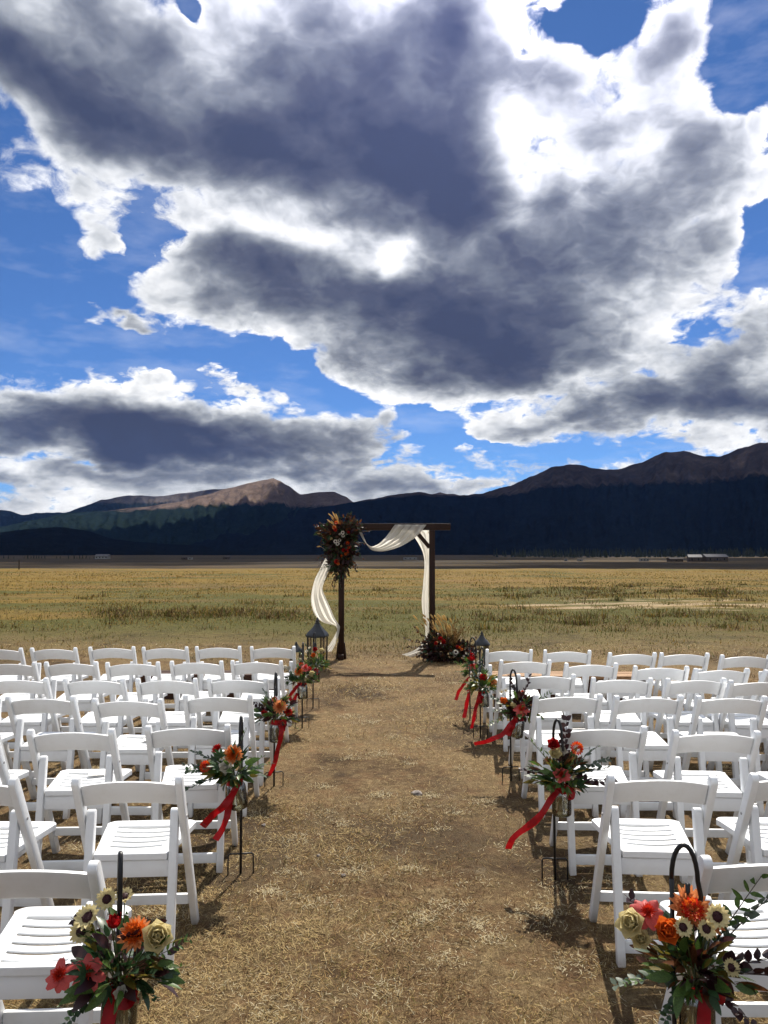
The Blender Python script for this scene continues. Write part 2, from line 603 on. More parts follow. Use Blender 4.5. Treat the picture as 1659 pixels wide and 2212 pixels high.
def meadow_material():
    m = bpy.data.materials.new('meadow')
    m.use_nodes = True
    N = NT(m.node_tree)
    bs = N.n['Principled BSDF']
    bs.inputs['Roughness'].default_value = 0.95
    bs.inputs['Specular IOR Level'].default_value = 0.1
    P = N.n.new('ShaderNodeNewGeometry').outputs['Position']
    x, y, z = N.sep(P)
    # patches at several sizes
    n_big = N.noise(P, 0.11, 5, 0.6)
    n_mid = N.noise(P, 0.9, 6, 0.65)
    n_sml = N.noise(P, 6.0, 6, 0.7)
    n_fine = N.noise(P, 55.0, 5, 0.75)
    n_str = N.noise(N.vmath('MULTIPLY', P, (0.05, 0.32, 0.3)), 1.0, 6, 0.65)
    n_straw = N.noise(N.vmath('MULTIPLY', P, (90.0, 26.0, 40.0)), 1.0, 6, 0.8, dist=1.5)
    n_tuft = N.noise(P, 17.0, 6, 0.75)
    soil = N.ramp(n_mid, [(0.34, (0.034, 0.020, 0.012)), (0.43, (0.095, 0.053, 0.027)), (0.51, (0.195, 0.104, 0.052)), (0.59, (0.40, 0.195, 0.088))])
    straw = N.ramp(N.mad(n_straw, 0.45, N.mad(n_tuft, 0.35, N.mul(n_fine, 0.2))), [(0.32, (0.030, 0.020, 0.012)), (0.49, (0.150, 0.104, 0.052)), (0.64, (0.42, 0.315, 0.165))])
    cover = N.maprange(N.mad(n_sml, 0.45, N.mul(n_mid, 0.65)), 0.42, 0.60, 0.15, 0.95, 'SMOOTHSTEP')
    near = N.mix(cover, soil, straw)
    dark_patch = N.maprange(N.noise(N.vmath('ADD', P, (31.0, 7.0, 0.0)), 0.55, 6, 0.65), 0.48, 0.64, 0.0, 0.65)  # large random patches where the near ground turns darker brown
    near = N.mix(dark_patch, near, N.mix(n_sml, (0.020, 0.014, 0.010), (0.085, 0.062, 0.040)))
    pale = N.maprange(N.voro(N.vmath('ADD', P, N.vmath('SCALE', N.noise(P, 7.0, 3, .6, color=True), scale=0.16)), 1.35, 'F1'), 0.02, 0.13, 0.7, 0.0)
    near = N.mix(N.mul(pale, N.maprange(n_sml, 0.42, 0.6, 0.0, 1.0)), near, (0.34, 0.30, 0.22))
    # the meadow: olive and gold, with bare pale ground in places
    gold = N.ramp(N.mad(n_fine, 0.35, N.mul(n_sml, 0.65)), [(0.30, (0.046, 0.027, 0.007)), (0.50, (0.145, 0.092, 0.018)), (0.68, (0.27, 0.185, 0.044))])
    olive = N.ramp(N.mad(n_fine, 0.35, N.mul(n_sml, 0.65)), [(0.30, (0.022, 0.021, 0.006)), (0.52, (0.072, 0.068, 0.014)), (0.72, (0.150, 0.132, 0.028))])
    gy = N.maprange(y, 15.0, 46.0, 0.0, 1.0)
    k = N.mad(gy, 0.55, N.mad(N.sub(n_str, 0.5), 2.0, N.mad(N.sub(n_big, 0.5), 1.8, 0.12)))
    field = N.mix(N.maprange(k, 0.28, 0.72, 0.0, 1.0, 'SMOOTHSTEP'), olive, gold)
    brown = N.maprange(N.noise(N.vmath('MULTIPLY', P, (0.045, 0.16, 0.3)), 1.0, 6, 0.7), 0.50, 0.68, 0.0, 0.6)
    field = N.mix(brown, field, N.mix(n_sml, (0.085, 0.046, 0.022), (0.230, 0.130, 0.060)))
    # sandy bare patches about 22 to 32 m out on the right
    bx = N.math('ABSOLUTE', N.sub(x, 8.5))
    by = N.math('ABSOLUTE', N.sub(y, 25.5))
    bm = N.mul(N.maprange(bx, 2.0, 8.5, 1.0, 0.0), N.maprange(by, 0.5, 4.5, 1.0, 0.0))
    bare = N.maprange(N.mad(N.noise(N.vmath('MULTIPLY', P, (0.35, 1.1, 1.0)), 1.0, 6, 0.65), 1.0, N.mul(bm, 0.24)), 0.67, 0.77, 0.0, 0.7)
    field = N.mix(bare, field, (0.40, 0.30, 0.19))
    # worn ground round the seats gives way to meadow
    edge = N.mad(N.sub(n_mid, 0.5), 5.0, N.mad(N.sub(n_big, 0.5), 5.0, y))
    base = N.mix(N.maprange(edge, 10.5, 19.5, 0.0, 1.0, 'SMOOTHSTEP'), near, field)
    # the valley plain below the terrace: sage brush and wet meadow
    ps = N.noise(N.vmath('MULTIPLY', P, (0.003, 0.011, 0.01)), 1.0, 7, 0.62)
    pf = N.noise(N.vmath('MULTIPLY', P, (0.02, 0.06, 0.05)), 1.0, 5, 0.65)
    plain = N.ramp(N.mad(pf, 0.35, N.mul(ps, 0.65)), [(0.34, (0.012, 0.009, 0.006)), (0.46, (0.034, 0.025, 0.013)), (0.56, (0.070, 0.046, 0.021)), (0.70, (0.13, 0.075, 0.030))])
    base = N.mix(N.maprange(N.mad(N.sub(n_big, 0.5), 30.0, y), 96.0, 120.0, 0.0, 1.0), base, plain)
    N.put(bs.inputs['Base Color'], base)
    h = N.mad(n_fine, 0.35, N.mad(n_straw, 0.3, N.mul(n_sml, 0.6)))
    N.put(bs.inputs['Normal'], N.bump(h, 1.0, 0.04))
    return m


def build_ground():
    ys = [-4000, -900, -250, -80, -30, -12, -6, -3, -1.5, 0]
    y = 0.0
    while y < 14:
        y += 0.040 + 0.006 * y
        ys.append(y)
    while y < 9000:
        y *= 1.035
        ys.append(y)
    us = []
    for i in range(-150, 151):
        u = i / 150.0
        us.append(u * (0.30 + 0.70 * u * u))
    mb = MB()
    rows = []
    for yy in ys:
        w = 5.0 + 0.95 * abs(yy) + (30 if yy > 60 else 0)
        rows.append([(u * w * 2.0, yy, ground_z(u * w * 2.0, yy)) for u in us])
    mb.grid(rows)
    o = link('ground', mb.mesh('ground', meadow_material(), smooth=True))
    o['kind'] = 'structure'


build_ground()


# ------------------------------------------------------------------ mountains
def lerp_tab(tab, x):
    if x <= tab[0][0]:
        return tab[0][1]
    for (x0, y0), (x1, y1) in zip(tab, tab[1:]):
        if x <= x1:
            t = (x - x0) / (x1 - x0)
            t = t * t * (3 - 2 * t) * 0.5 + t * 0.5
            return y0 + (y1 - y0) * t
    return tab[-1][1]


def mountain_material(name, forest, rock, tree, treevar, rock2):
    m = bpy.data.materials.new(name)
    m.use_nodes = True
    N = NT(m.node_tree)
    bs = N.n['Principled BSDF']
    bs.inputs['Roughness'].default_value = 1.0
    bs.inputs['Specular IOR Level'].default_value = 0.0
    P = N.n.new('ShaderNodeNewGeometry').outputs['Position']
    x, y, z = N.sep(P)
    n1 = N.noise(P, 0.0016, 8, 0.62)
    n2 = N.noise(P, 0.010, 6, 0.65)
    n3 = N.noise(P, 0.06, 5, 0.7)
    rk = N.ramp(N.mad(n2, 0.5, N.mul(n1, 0.5)), [(0.36, tuple(c * 0.62 for c in rock)), (0.50, rock), (0.64, rock2)])
    fo = N.ramp(N.mad(n3, 0.5, N.mul(n2, 0.5)), [(0.34, tuple(c * 0.55 for c in forest)), (0.52, forest), (0.70, tuple(c * 1.7 for c in forest))])
    line = N.mad(N.sub(n1, 0.5), treevar * 2.6, N.mad(N.sub(n2, 0.5), treevar * 1.1, z))
    t = N.maprange(line, tree - 18, tree + 18, 0.0, 1.0)
    N.put(bs.inputs['Base Color'], N.mix(t, fo, rk))
    N.put(bs.inputs['Normal'], N.bump(N.mad(n3, 0.4, N.mul(n2, 1.2)), 0.9, 45.0))
    return m


def mountain(name, crest, dist, near, far, mat, spur=0.22, seed=0, shape=1.25, jag=6.0, bend=0.0, rough=1.0):
    """a range with its crest at the given distance; the front slope comes down to the plain in spurs and gullies"""
    x0, x1 = crest[0][0], crest[-1][0]
    na = int((x1 - x0) / 3.2)
    nf, nb = 84, 10
    mb = MB()
    cols = []
    for i in range(na + 1):
        px = x0 + (x1 - x0) * i / na
        py = lerp_tab(crest, px)
        az, el = px_dir(px, py)
        D = dist + bend * (px - 829) / 829.0 + 260 * noise.noise(Vector((px * 0.006, seed, 1.1)))
        H = max(4.0, CAM_H + D * math.tan(el))
        H += jag * min(1.0, H / 350.0) * noise.fractal(Vector((px * 0.05, seed + 5, 0.3)), 0.9, 2.0, 4)
        c = []
        for j in range(nf + nb + 1):
            if j <= nf:
                t = j / nf
                r = near + (D - near) * t
                s = px * 0.012
                g = noise.noise(Vector((s * 2.2 + 0.8 * noise.noise(Vector((s, t * 2.5, seed))), t * 1.6, seed + 3)))
                g2 = noise.fractal(Vector((s * 7.0, t * 6.0, seed + 8)), 0.9, 2.0, 4)
                g3 = 1 - 2 * abs(noise.noise(Vector((s * 9.0 + 1.5 * g, t * 3.0 + 2 * g2, seed + 15))))
                g4 = 1 - 2 * abs(noise.noise(Vector((s * 24.0 + 2.0 * g2, t * 8.0, seed + 25))))
                ridge = 1 - abs(g) * 2.0
                prof = t ** shape
                h = H * prof * (1 + (1 - t) * t * 4 * spur * (ridge - 0.55) * 0.9) + H * (0.05 * g2 + rough * (0.07 * g3 + 0.030 * g4)) * min(1.0, (1 - t) * t * 5)
                h = h - 5.0 * (1 - t)
            else:
                t = (j - nf) / nb
                r = D + (far - D) * t
                h = H * (1 - t) ** 1.2 - 20 * t
            c.append((r * sin(az), r * cos(az), h))
        cols.append(c)
    mb.grid(cols)
    o = link(name, mb.mesh(name, mat, smooth=True))
    o['kind'] = 'structure'
    return o


M_range = mountain_material('mountain_near', (0.009, 0.013, 0.017), (0.066, 0.052, 0.049), 425, 60, (0.115, 0.090, 0.080))
M_peak = mountain_material('mountain_peak', (0.014, 0.024, 0.022), (0.170, 0.125, 0.102), 395, 50, (0.25, 0.190, 0.155))
M_hill = mountain_material('mountain_hill', (0.009, 0.012, 0.014), (0.06, 0.05, 0.04), 900, 60, (0.08, 0.07, 0.06))

RIGHT = [(240, 1200), (300, 1183), (380, 1166), (440, 1150), (500, 1131), (560, 1118), (620, 1105), (700, 1095), (760, 1085), (800, 1078), (860, 1068), (905, 1062),
         (935, 1068), (985, 1071), (1040, 1066), (1100, 1050), (1150, 1028), (1200, 1007), (1240, 1002), (1300, 1014), (1335, 1014),
         (1380, 1000), (1430, 978), (1475, 974), (1520, 985), (1555, 986), (1600, 968), (1640, 957), (1700, 950), (1800, 955), (1950, 985), (2150, 1040)]
PEAK = [(-300, 1170), (-100, 1150), (0, 1138), (80, 1122), (140, 1109), (220, 1104), (310, 1095), (380, 1085), (440, 1070), (500, 1053), (540, 1043), (575, 1036), (590, 1033), (603, 1038),
        (620, 1048), (650, 1068), (690, 1063), (720, 1062), (745, 1072), (765, 1085), (820, 1105), (900, 1130), (1000, 1160)]
BACK = [(-400, 1120), (-200, 1105), (0, 1102), (20, 1103), (50, 1112), (80, 1108), (140, 1107), (180, 1094), (220, 1080), (280, 1070), (340, 1072), (400, 1065),
        (460, 1057), (500, 1056), (600, 1070), (700, 1090), (800, 1110)]
HILL = [(-350, 1175), (-150, 1158), (0, 1150), (60, 1143), (130, 1138), (180, 1145), (250, 1165), (300, 1171), (380, 1176), (480, 1182), (620, 1190), (700, 1196)]
KNOB = [(860, 1085), (905, 1075), (940, 1066), (950, 1063), (965, 1067), (980, 1067), (1000, 1072), (1050, 1085)]
mountain('mountain_range', RIGHT, 6000, 2900, 8200, M_range, seed=1.7, bend=-500, rough=0.12, spur=0.14)
mountain('mountain_peak', PEAK, 7400, 4200, 9500, M_peak, seed=4.2, spur=0.18, shape=1.12, rough=0.38, jag=2.0)
mountain('mountain_ridge', BACK, 9800, 7600, 12500, mountain_material('mountain_back', (0.024, 0.033, 0.034), (0.10, 0.085, 0.08), 600, 60, (0.14, 0.12, 0.11)), seed=7.7)
mountain('foothill', HILL, 3900, 2500, 5200, M_hill, seed=9.1, jag=3.0, rough=0.12, spur=0.12)
mountain('mountain_knob', KNOB, 8800, 8000, 9800, M_peak, seed=12.3, jag=3.0)
# ------------------------------------------------------------------ white folding chairs
def white_resin():
    m = bpy.data.materials.new('white_resin')
    m.use_nodes = True
    N = NT(m.node_tree)
    bs = N.n['Principled BSDF']
    bs.inputs['Roughness'].default_value = 0.38
    oi = N.n.new('ShaderNodeObjectInfo')
    tc = N.n.new('ShaderNodeTexCoord').outputs['Object']
    p = N.vmath('ADD', tc, N.vmath('SCALE', oi.outputs['Location'], scale=3.0))
    dirt = N.noise(p, 7.0, 7, 0.7)
    scuff = N.noise(N.vmath('MULTIPLY', p, (30.0, 30.0, 9.0)), 1.0, 5, 0.75)
    c = N.ramp(dirt, [(0.28, (0.74, 0.75, 0.755)), (0.5, (0.80, 0.82, 0.84)), (0.8, (0.83, 0.85, 0.87))])
    c = N.mix(N.maprange(scuff, 0.70, 0.80, 0.0, 0.35), c, (0.42, 0.38, 0.33))
    foot = N.mul(N.maprange(N.sep(tc)[2], 0.0, 0.07, 1.0, 0.0), N.maprange(dirt, 0.35, 0.65, 0.1, 0.8))
    c = N.mix(foot, c, (0.25, 0.17, 0.10))
    N.put(bs.inputs['Base Color'], c)
    N.put(bs.inputs['Roughness'], N.maprange(dirt, 0.3, 0.7, 0.48, 0.32))
    N.put(bs.inputs['Normal'], N.bump(N.noise(p, 140.0, 3, 0.6), 0.08, 0.002))
    return m


M_white = white_resin()
M_bolt = principled('bolt_steel', (0.35, 0.35, 0.36), 0.4, metallic=0.9)


def slanted(mb, p0, p1, x0, x1, dep, roundtop=False, taper=0.0):
    """a flat bar from p0 to p1 in the yz plane, as wide as x0..x1, dep deep; the top may be rounded"""
    a = Vector((0, p0[0], p0[1]))
    b = Vector((0, p1[0], p1[1]))
    t = (b - a).normalized()
    n = Vector((0, -t.z, t.y))
    # cut flat on the floor
    k = n.z / t.z
    q = []
    for (e, s, sx) in ((a, -1, 1), (a, 1, 1), (b, 1, 0), (b, -1, 0)):
        off = n * (s * dep / 2)
        if sx:
            off = off - t * (off.z / t.z)
        q.append(e + off)
    if not roundtop:
        prof = q
    else:
        prof = q[:2]
        r = dep / 2
        for i in range(9):
            ang = pi * i / 8
            prof.append(b - t * r + n * (r * cos(ang)) + t * (r * sin(ang)))
    n0 = mb.addv([(x0, p.y, p.z) for p in prof])
    n1 = mb.addv([(x1, p.y, p.z) for p in prof])
    m = len(prof)
    mb.face(*[n0 + i for i in range(m)])
    mb.face(*[n1 + i for i in range(m)][::-1])
    for i in range(m):
        j = (i + 1) % m
        mb.face(n0 + i, n1 + i, n1 + j, n0 + j)


def chair_meshes():
    W = 0.2235
    P_top, P_bot = (0.0, 0.785), (0.43, 0.0)
    R_top, R_bot = (0.112, 0.625), (0.030, 0.0)
    parts = []
    # back posts run down to the front feet
    for s in (-1, 1):
        mb = MB()
        slanted(mb, P_bot, P_top, min(s * W, s * (W - 0.030)), max(s * W, s * (W - 0.030)), 0.048, True)
        parts.append(('front_leg', mb.mesh('chair_front_leg', M_white, bevel=0.006)))
    # rear legs, rounded above the seat, inside the posts
    for s in (-1, 1):
        mb = MB()
        x0, x1 = s * (W - 0.033), s * (W - 0.067)
        slanted(mb, R_bot, R_top, min(x0, x1), max(x0, x1), 0.040, True)
        parts.append(('rear_leg', mb.mesh('chair_rear_leg', M_white, bevel=0.005)))
    # curved back board
    mb = MB()
    n = 14
    front, rear = [], []
    rows = [[], [], [], []]
    for i in range(n + 1):
        u = -1 + 2 * i / n
        x = u * (W - 0.031)
        arch = 0.026 * (1 - u * u)
        bow = -0.024 * (1 - u * u)
        for k, (zz, yy) in enumerate(((0.650, 0.0), (0.747, 0.0), (0.747, 0.020), (0.650, 0.020))):
            z = zz + arch * (1.0 if k in (1, 2) else 0.85)
            y = 0.43 * (0.785 - z) / 0.785 + bow + yy - 0.008
            rows[k].append((x, y, z))
    rows.append(rows[0])
    b = [mb.addv(r) for r in rows[:4]]
    for k in range(4):
        k2 = (k + 1) % 4
        for i in range(n):
            mb.face(b[k] + i, b[k] + i + 1, b[k2] + i + 1, b[k2] + i)
    mb.face(b[0], b[1], b[2], b[3])
    mb.face(b[3] + n, b[2] + n, b[1] + n, b[0] + n)
    parts.append(('backrest', mb.mesh('chair_backrest', M_white, bevel=0.005)))
    # seat: frame with rounded front corners and four slats in it
    mb = MB()
    zt, th = 0.452, 0.028
    y0, y1 = 0.068, 0.480

    def hw(y):
        return 0.150 + (0.206 - 0.150) * (y - y0) / (y1 - y0)
    outer = [(-hw(y0), y0), (hw(y0), y0), (hw(y1 - 0.05), y1 - 0.05)]
    for i in range(1, 6):
        a = pi / 2 * i / 6
        outer.append((hw(y1) - 0.05 + 0.05 * cos(a), y1 - 0.05 + 0.05 * sin(a)))
    outer += [(hw(y1) - 0.06, y1), (-(hw(y1) - 0.06), y1)]
    for i in range(5, 0, -1):
        a = pi / 2 * i / 6
        outer.append((-(hw(y1) - 0.05 + 0.05 * cos(a)), y1 - 0.05 + 0.05 * sin(a)))
    outer.append((-hw(y1 - 0.05), y1 - 0.05))
    iy0, iy1 = y0 + 0.034, y1 - 0.075

    def ihw(y):
        return hw(y) - 0.052
    m = len(outer)
    inner = []
    for (x, y) in outer:
        yy = min(max(y, iy0), iy1)
        xx = max(-ihw(yy), min(ihw(yy), x * 0.9)) if y0 < y < y1 - 0.051 or y == y0 else max(-ihw(yy), min(ihw(yy), x))
        if y == y0:
            xx = ihw(iy0) * (1 if x > 0 else -1)
        inner.append((xx, yy))
    ot = mb.addv([(x, y, zt) for x, y in outer])
    it = mb.addv([(x, y, zt) for x, y in inner])
    ob = mb.addv([(x, y, zt - th) for x, y in outer])
    ib = mb.addv([(x, y, zt - th) for x, y in inner])
    for i in range(m):
        j = (i + 1) % m
        mb.face(ot + i, ot + j, it + j, it + i)
        mb.face(ob + j, ob + i, ib + i, ib + j)
        mb.face(ob + i, ob + j, ot + j, ot + i)
        mb.face(it + i, it + j, ib + j, ib + i)
    me = mb.mesh('chair_seat_frame', M_white)
    bm = bmesh.new()
    bm.from_mesh(me)
    bmesh.ops.remove_doubles(bm, verts=bm.verts, dist=0.0004)
    bmesh.ops.recalc_face_normals(bm, faces=bm.faces)
    es = [e for e in bm.edges if len(e.link_faces) == 2 and e.calc_face_angle(0) > 1.0]
    bmesh.ops.bevel(bm, geom=es, offset=0.004, segments=2, profile=0.6, affect='EDGES', clamp_overlap=True)
    bm.to_mesh(me)
    bm.free()
    parts.append(('seat_frame', me))
    ns, gap = 5, 0.0165
    L = (iy1 - iy0 - gap * (ns + 1)) / ns
    for k in range(ns):
        mb = MB()
        ya = iy0 + gap + k * (L + gap)
        yb = ya + L
        rows = []
        nn = 8
        bt = []
        for (yy, zz) in ((ya, zt - 0.009), (yb, zt - 0.009), (yb, zt), (ya, zt)):
            r = []
            for i in range(nn + 1):
                u = -1 + 2 * i / nn
                r.append((u * (ihw(yy) + 0.004), yy, zz - 0.001 - 0.008 * (1 - u * u)))
            bt.append(mb.addv(r))
        for q in range(4):
            q2 = (q + 1) % 4
            for i in range(nn):
                mb.face(bt[q] + i, bt[q2] + i, bt[q2] + i + 1, bt[q] + i + 1)
        parts.append(('slat', mb.mesh('chair_slat', M_white, bevel=0.003, segs=1)))
    # apron under the rear of the seat
    mb = MB()
    mb.box(-0.1545, 0.1545, 0.076, 0.096, 0.352, 0.4215)
    parts.append(('apron', mb.mesh('chair_apron', M_white, bevel=0.004)))
    # side rails below the seat that carry it on the posts
    for s in (-1, 1):
        mb = MB()
        xa, xb = s * 0.128, s * 0.146
        mb.box(min(xa, xb), max(xa, xb), 0.098, 0.43, 0.388, 0.4225)
        parts.append(('seat_rail', mb.mesh('chair_seat_rail', M_white, bevel=0.004)))
    # stretchers
    mb = MB()
    yp = 0.43 * (0.785 - 0.145) / 0.785
    mb.box(-(W - 0.031), W - 0.031, yp - 0.010, yp + 0.010, 0.122, 0.166)
    parts.append(('stretcher', mb.mesh('chair_front_stretcher', M_white, bevel=0.004)))
    mb = MB()
    mb.box(-(W - 0.068), W - 0.068, 0.030, 0.052, 0.050, 0.100)
    parts.append(('stretcher', mb.mesh('chair_rear_stretcher', M_white, bevel=0.004)))
    # pivot bolts
    for s in (-1, 1):
        mb = MB()
        yb_ = 0.43 * (0.785 - 0.59) / 0.785
        mb.tube([(s * (W - 0.001), yb_, 0.59), (s * (W + 0.003), yb_, 0.59)], 0.006, 8)
        parts.append(('bolt', mb.mesh('chair_bolt', M_bolt)))
    return parts


CHAIR_PARTS = chair_meshes()
# tops of the two back posts as the photograph shows them: rows counted from the arch, seats from the aisle
CHAIRS_L = [
    [(545, 633, 1403), (425, 517, 1402), (311, 401, 1404), (195, 287, 1401), (69, 161, 1402), (-50, 43, 1403)],
    [(502, 606, 1434), (371, 477, 1436), (232, 340, 1436), (100, 205, 1433), (-34, 71, 1434)],
    [(452, 573, 1473), (297, 421, 1472), (140, 264, 1473), (-26, 98, 1470)],
    [(399, 541, 1505), (201, 348, 1511), (16, 157, 1509), (-175, -28, 1508)],
    [(317, 494, 1569), (61, 244, 1576), (-195, -12, 1576)],
    [(157, 393, 1677), (-200, 35, 1680)],
    [(-112, 207, 1863)],
]
CHAIRS_R = [
    [(1055, 1145, 1412), (1180, 1272, 1411), (1320, 1414, 1417), (1431, 1528, 1415), (1563, 1661, 1421)],
    [(1084, 1187, 1433), (1224, 1332, 1438), (1375, 1483, 1445), (1505, 1615, 1451), (1645, 1757, 1451)],
    [(1121, 1239, 1465), (1283, 1406, 1470), (1444, 1565, 1471), (1582, 1703, 1478)],
    [(1156, 1300, 1506), (1330, 1475, 1507), (1509, 1655, 1508)],
    [(1218, 1395, 1571), (1455, 1642, 1576), (1702, 1890, 1580)],
    [(1313, 1548, 1672), (1621, 1860, 1667)],
    [(1517, 1838, 1853)],
]
CHAIR_AT = {}


def place_chairs():
    rnd = random.Random(5)
    for side, rows in (('left', CHAIRS_L), ('right', CHAIRS_R)):
        for ri, row in enumerate(rows):
            for ci, (xa, xb, y) in enumerate(row):
                pa = at_z(xa, y, 0.785)
                pb = at_z(xb, y, 0.785)
                mid = (pa + pb) / 2
                # distance judged from the width as well as from the height of the post tops
                wgt = 0.447 / (pb.x - pa.x)
                k = 1 + (wgt - 1) * 0.25
                loc = Vector((mid.x * k, mid.y * k, 0))
                rz = rnd.uniform(-0.05, 0.05) + (0.03 if side == 'left' else -0.02)
                if side == 'right' and ri == 1 and ci == 4:
                    rz = 0.35
                lab = f'white folding chair, {ORD[ci + 1]} from the aisle, {ORD[ri + 1]} row from the arch, {side} block'
                z = min(ground_z(loc.x + dx, loc.y + dy) for dx in (-0.2, 0.2) for dy in (0.03, 0.43))
                t = thing('folding_chair', lab, 'chair', (loc.x, loc.y, z), rz, 'white folding chairs set out in rows')
                CHAIR_AT[(side, ri, ci)] = t
                for nm, me in CHAIR_PARTS:
                    link(nm, me, t)


place_chairs()

# folded papers left on three seats
M_paper = principled('paper', (0.80, 0.78, 0.74), 0.8, var=0.08, scale=60)
for (key, lx, ly, rz, lab) in ((('left', 4, 1), 0.03, 0.36, 0.3, 'folded white programme on a seat in the fifth row left of the aisle'),
                               (('left', 3, 1), 0.05, 0.30, -0.2, 'folded white programme on a seat in the fourth row left of the aisle'),
                               (('right', 3, 1), -0.06, 0.30, 0.4, 'crumpled white paper on a seat in the fourth row right of the aisle')):
    c = CHAIR_AT[key]
    M = Matrix.Translation(c.location) @ Matrix.Rotation(c.rotation_euler.z, 4, 'Z')
    p = M @ Vector((lx, ly, 0.4535))
    mb = MB()
    rows = []
    for i in range(7):
        r = []
        for j in range(7):
            r.append((-0.045 + 0.015 * j, -0.035 + 0.0117 * i, 0.004 + 0.010 * abs(noise.noise(Vector((i * .9, j * .8, lx * 40)))) * (1 if 0 < i < 6 else 0.2)))
        rows.append(r)
    mb.grid(rows)
    me = mb.mesh('folded_paper', M_paper)
    o = link('folded_paper', me, None, p, (0, 0, rz))
    so_ = o.modifiers.new('thick', 'SOLIDIFY')
    so_.thickness = 0.0022
    tag(o, lab, 'paper')
# ------------------------------------------------------------------ the wooden arch
def wood(name, dark, mid, lite, rough=0.55, sc_=(2.0, 2.0, 14.0)):
    m = bpy.data.materials.new(name)
    m.use_nodes = True
    N = NT(m.node_tree)
    bs = N.n['Principled BSDF']
    tc = N.n.new('ShaderNodeTexCoord').outputs['Object']
    p = N.vmath('MULTIPLY', tc, sc_)
    n = N.noise(p, 3.0, 7, 0.65, dist=0.8)
    c = N.ramp(n, [(0.3, dark), (0.5, mid), (0.72, lite)])
    N.put(bs.inputs['Base Color'], c)
    bs.inputs['Roughness'].default_value = rough
    bs.inputs['Specular IOR Level'].default_value = 0.2
    N.put(bs.inputs['Normal'], N.bump(n, 0.35, 0.004))
    return m


M_stain_v = wood('stained_wood_post', (0.010, 0.005, 0.003), (0.022, 0.009, 0.005), (0.050, 0.020, 0.010), 0.42, (30.0, 30.0, 1.6))
M_stain_h = wood('stained_wood_beam', (0.010, 0.005, 0.003), (0.022, 0.009, 0.005), (0.055, 0.022, 0.011), 0.42, (1.6, 30.0, 30.0))

ARCH_Y = 12.6


def box_part(name, x0, x1, y0, y1, z0, z1, mat, parent, bevel=0.004):
    mb = MB()
    mb.box(x0, x1, y0, y1, z0, z1)
    return link(name, mb.mesh(name, mat, bevel=bevel), parent)


def build_arch():
    t = thing('wedding_arch', 'dark stained square wooden arch standing at the end of the aisle', 'arch', (0, ARCH_Y, 0))
    xl, xr = -0.695, 0.785
    for x in (xl, xr):
        p = box_part('post', x - 0.046, x + 0.046, -0.045, 0.045, 0.0, 2.082, M_stain_v, t)
    box_part('beam', -1.06, 1.085, -0.0445, 0.0445, 2.085, 2.192, M_stain_h, t)
    # diagonal braces
    for s, x in ((1, xl), (-1, xr)):
        mb = MB()
        a = Vector((x + s * 0.040, 0, 1.80))
        b = Vector((x + s * 0.275, 0, 2.083))
        d = (b - a).normalized()
        n = Vector((-d.z, 0, d.x)) * 0.032
        c = []
        for yy in (-0.034, 0.034):
            c.append([a - n + Vector((0, yy, 0)), b - n + Vector((0, yy, 0)), b + n + Vector((0, yy, 0)), a + n + Vector((0, yy, 0))])
        mb.hexa([c[0][0], c[0][1], c[1][1], c[1][0], c[0][3], c[0][2], c[1][2], c[1][3]])
        link('brace', mb.mesh('brace', M_stain_v, bevel=0.004), t)
    # feet: a cross piece and two angled blocks at each post
    for x in (xl, xr):
        for yy in (-0.20, 0.05):
            f = box_part('foot', x - 0.044, x + 0.044, yy, yy + 0.15, 0.0, 0.085, M_stain_h, t)
        for s in (-1, 1):
            mb = MB()
            mb.hexa([(x + s * 0.047, -0.04, 0.0), (x + s * 0.085, -0.04, 0.0), (x + s * 0.085, 0.04, 0.0), (x + s * 0.047, 0.04, 0.0),
                     (x + s * 0.047, -0.04, 0.26), (x + s * 0.060, -0.04, 0.26), (x + s * 0.060, 0.04, 0.26), (x + s * 0.047, 0.04, 0.26)])
            me = mb.mesh('foot_block', M_stain_v, bevel=0.003)
            link('foot_block', me, t)
    return t


build_arch()


# ------------------------------------------------------------------ the draped cloth
def cloth_material():
    m = bpy.data.materials.new('chiffon')
    m.use_nodes = True
    N = NT(m.node_tree)
    bs = N.n['Principled BSDF']
    tc = N.n.new('ShaderNodeTexCoord').outputs['Object']
    n = N.noise(tc, 9.0, 5, 0.6)
    c = N.ramp(n, [(0.3, (0.80, 0.77, 0.70)), (0.7, (0.88, 0.86, 0.80))])
    N.put(bs.inputs['Base Color'], c)
    bs.inputs['Roughness'].default_value = 0.7
    tl = N.n.new('ShaderNodeBsdfTranslucent')
    N.put(tl.inputs[0], c)
    tr = N.n.new('ShaderNodeBsdfTransparent')
    m1 = N.n.new('ShaderNodeMixShader')
    m1.inputs[0].default_value = 0.62
    N.link(bs.outputs[0], m1.inputs[1])
    N.link(tl.outputs[0], m1.inputs[2])
    m2 = N.n.new('ShaderNodeMixShader')
    weave = N.n.new('ShaderNodeLayerWeight')
    weave.inputs[0].default_value = 0.35
    N.put(m2.inputs[0], N.maprange(weave.outputs['Facing'], 0.0, 1.0, 0.10, 0.01))
    N.link(m1.outputs[0], m2.inputs[1])
    N.link(tr.outputs[0], m2.inputs[2])
    N.link(m2.outputs[0], N.n['Material Output'].inputs[0])
    return m


M_cloth = cloth_material()


def catmull(pts, n):
    out = []
    P = [pts[0]] + list(pts) + [pts[-1]]
    segs = len(pts) - 1
    for i in range(n + 1):
        s = i / n * segs
        k = min(int(s), segs - 1)
        u = s - k
        p0, p1, p2, p3 = (np.array(P[k + j], float) for j in range(4))
        out.append(0.5 * ((2 * p1) + (-p0 + p2) * u + (2 * p0 - 5 * p1 + 4 * p2 - p3) * u * u + (-p0 + 3 * p1 - 3 * p2 + p3) * u ** 3))
    return out


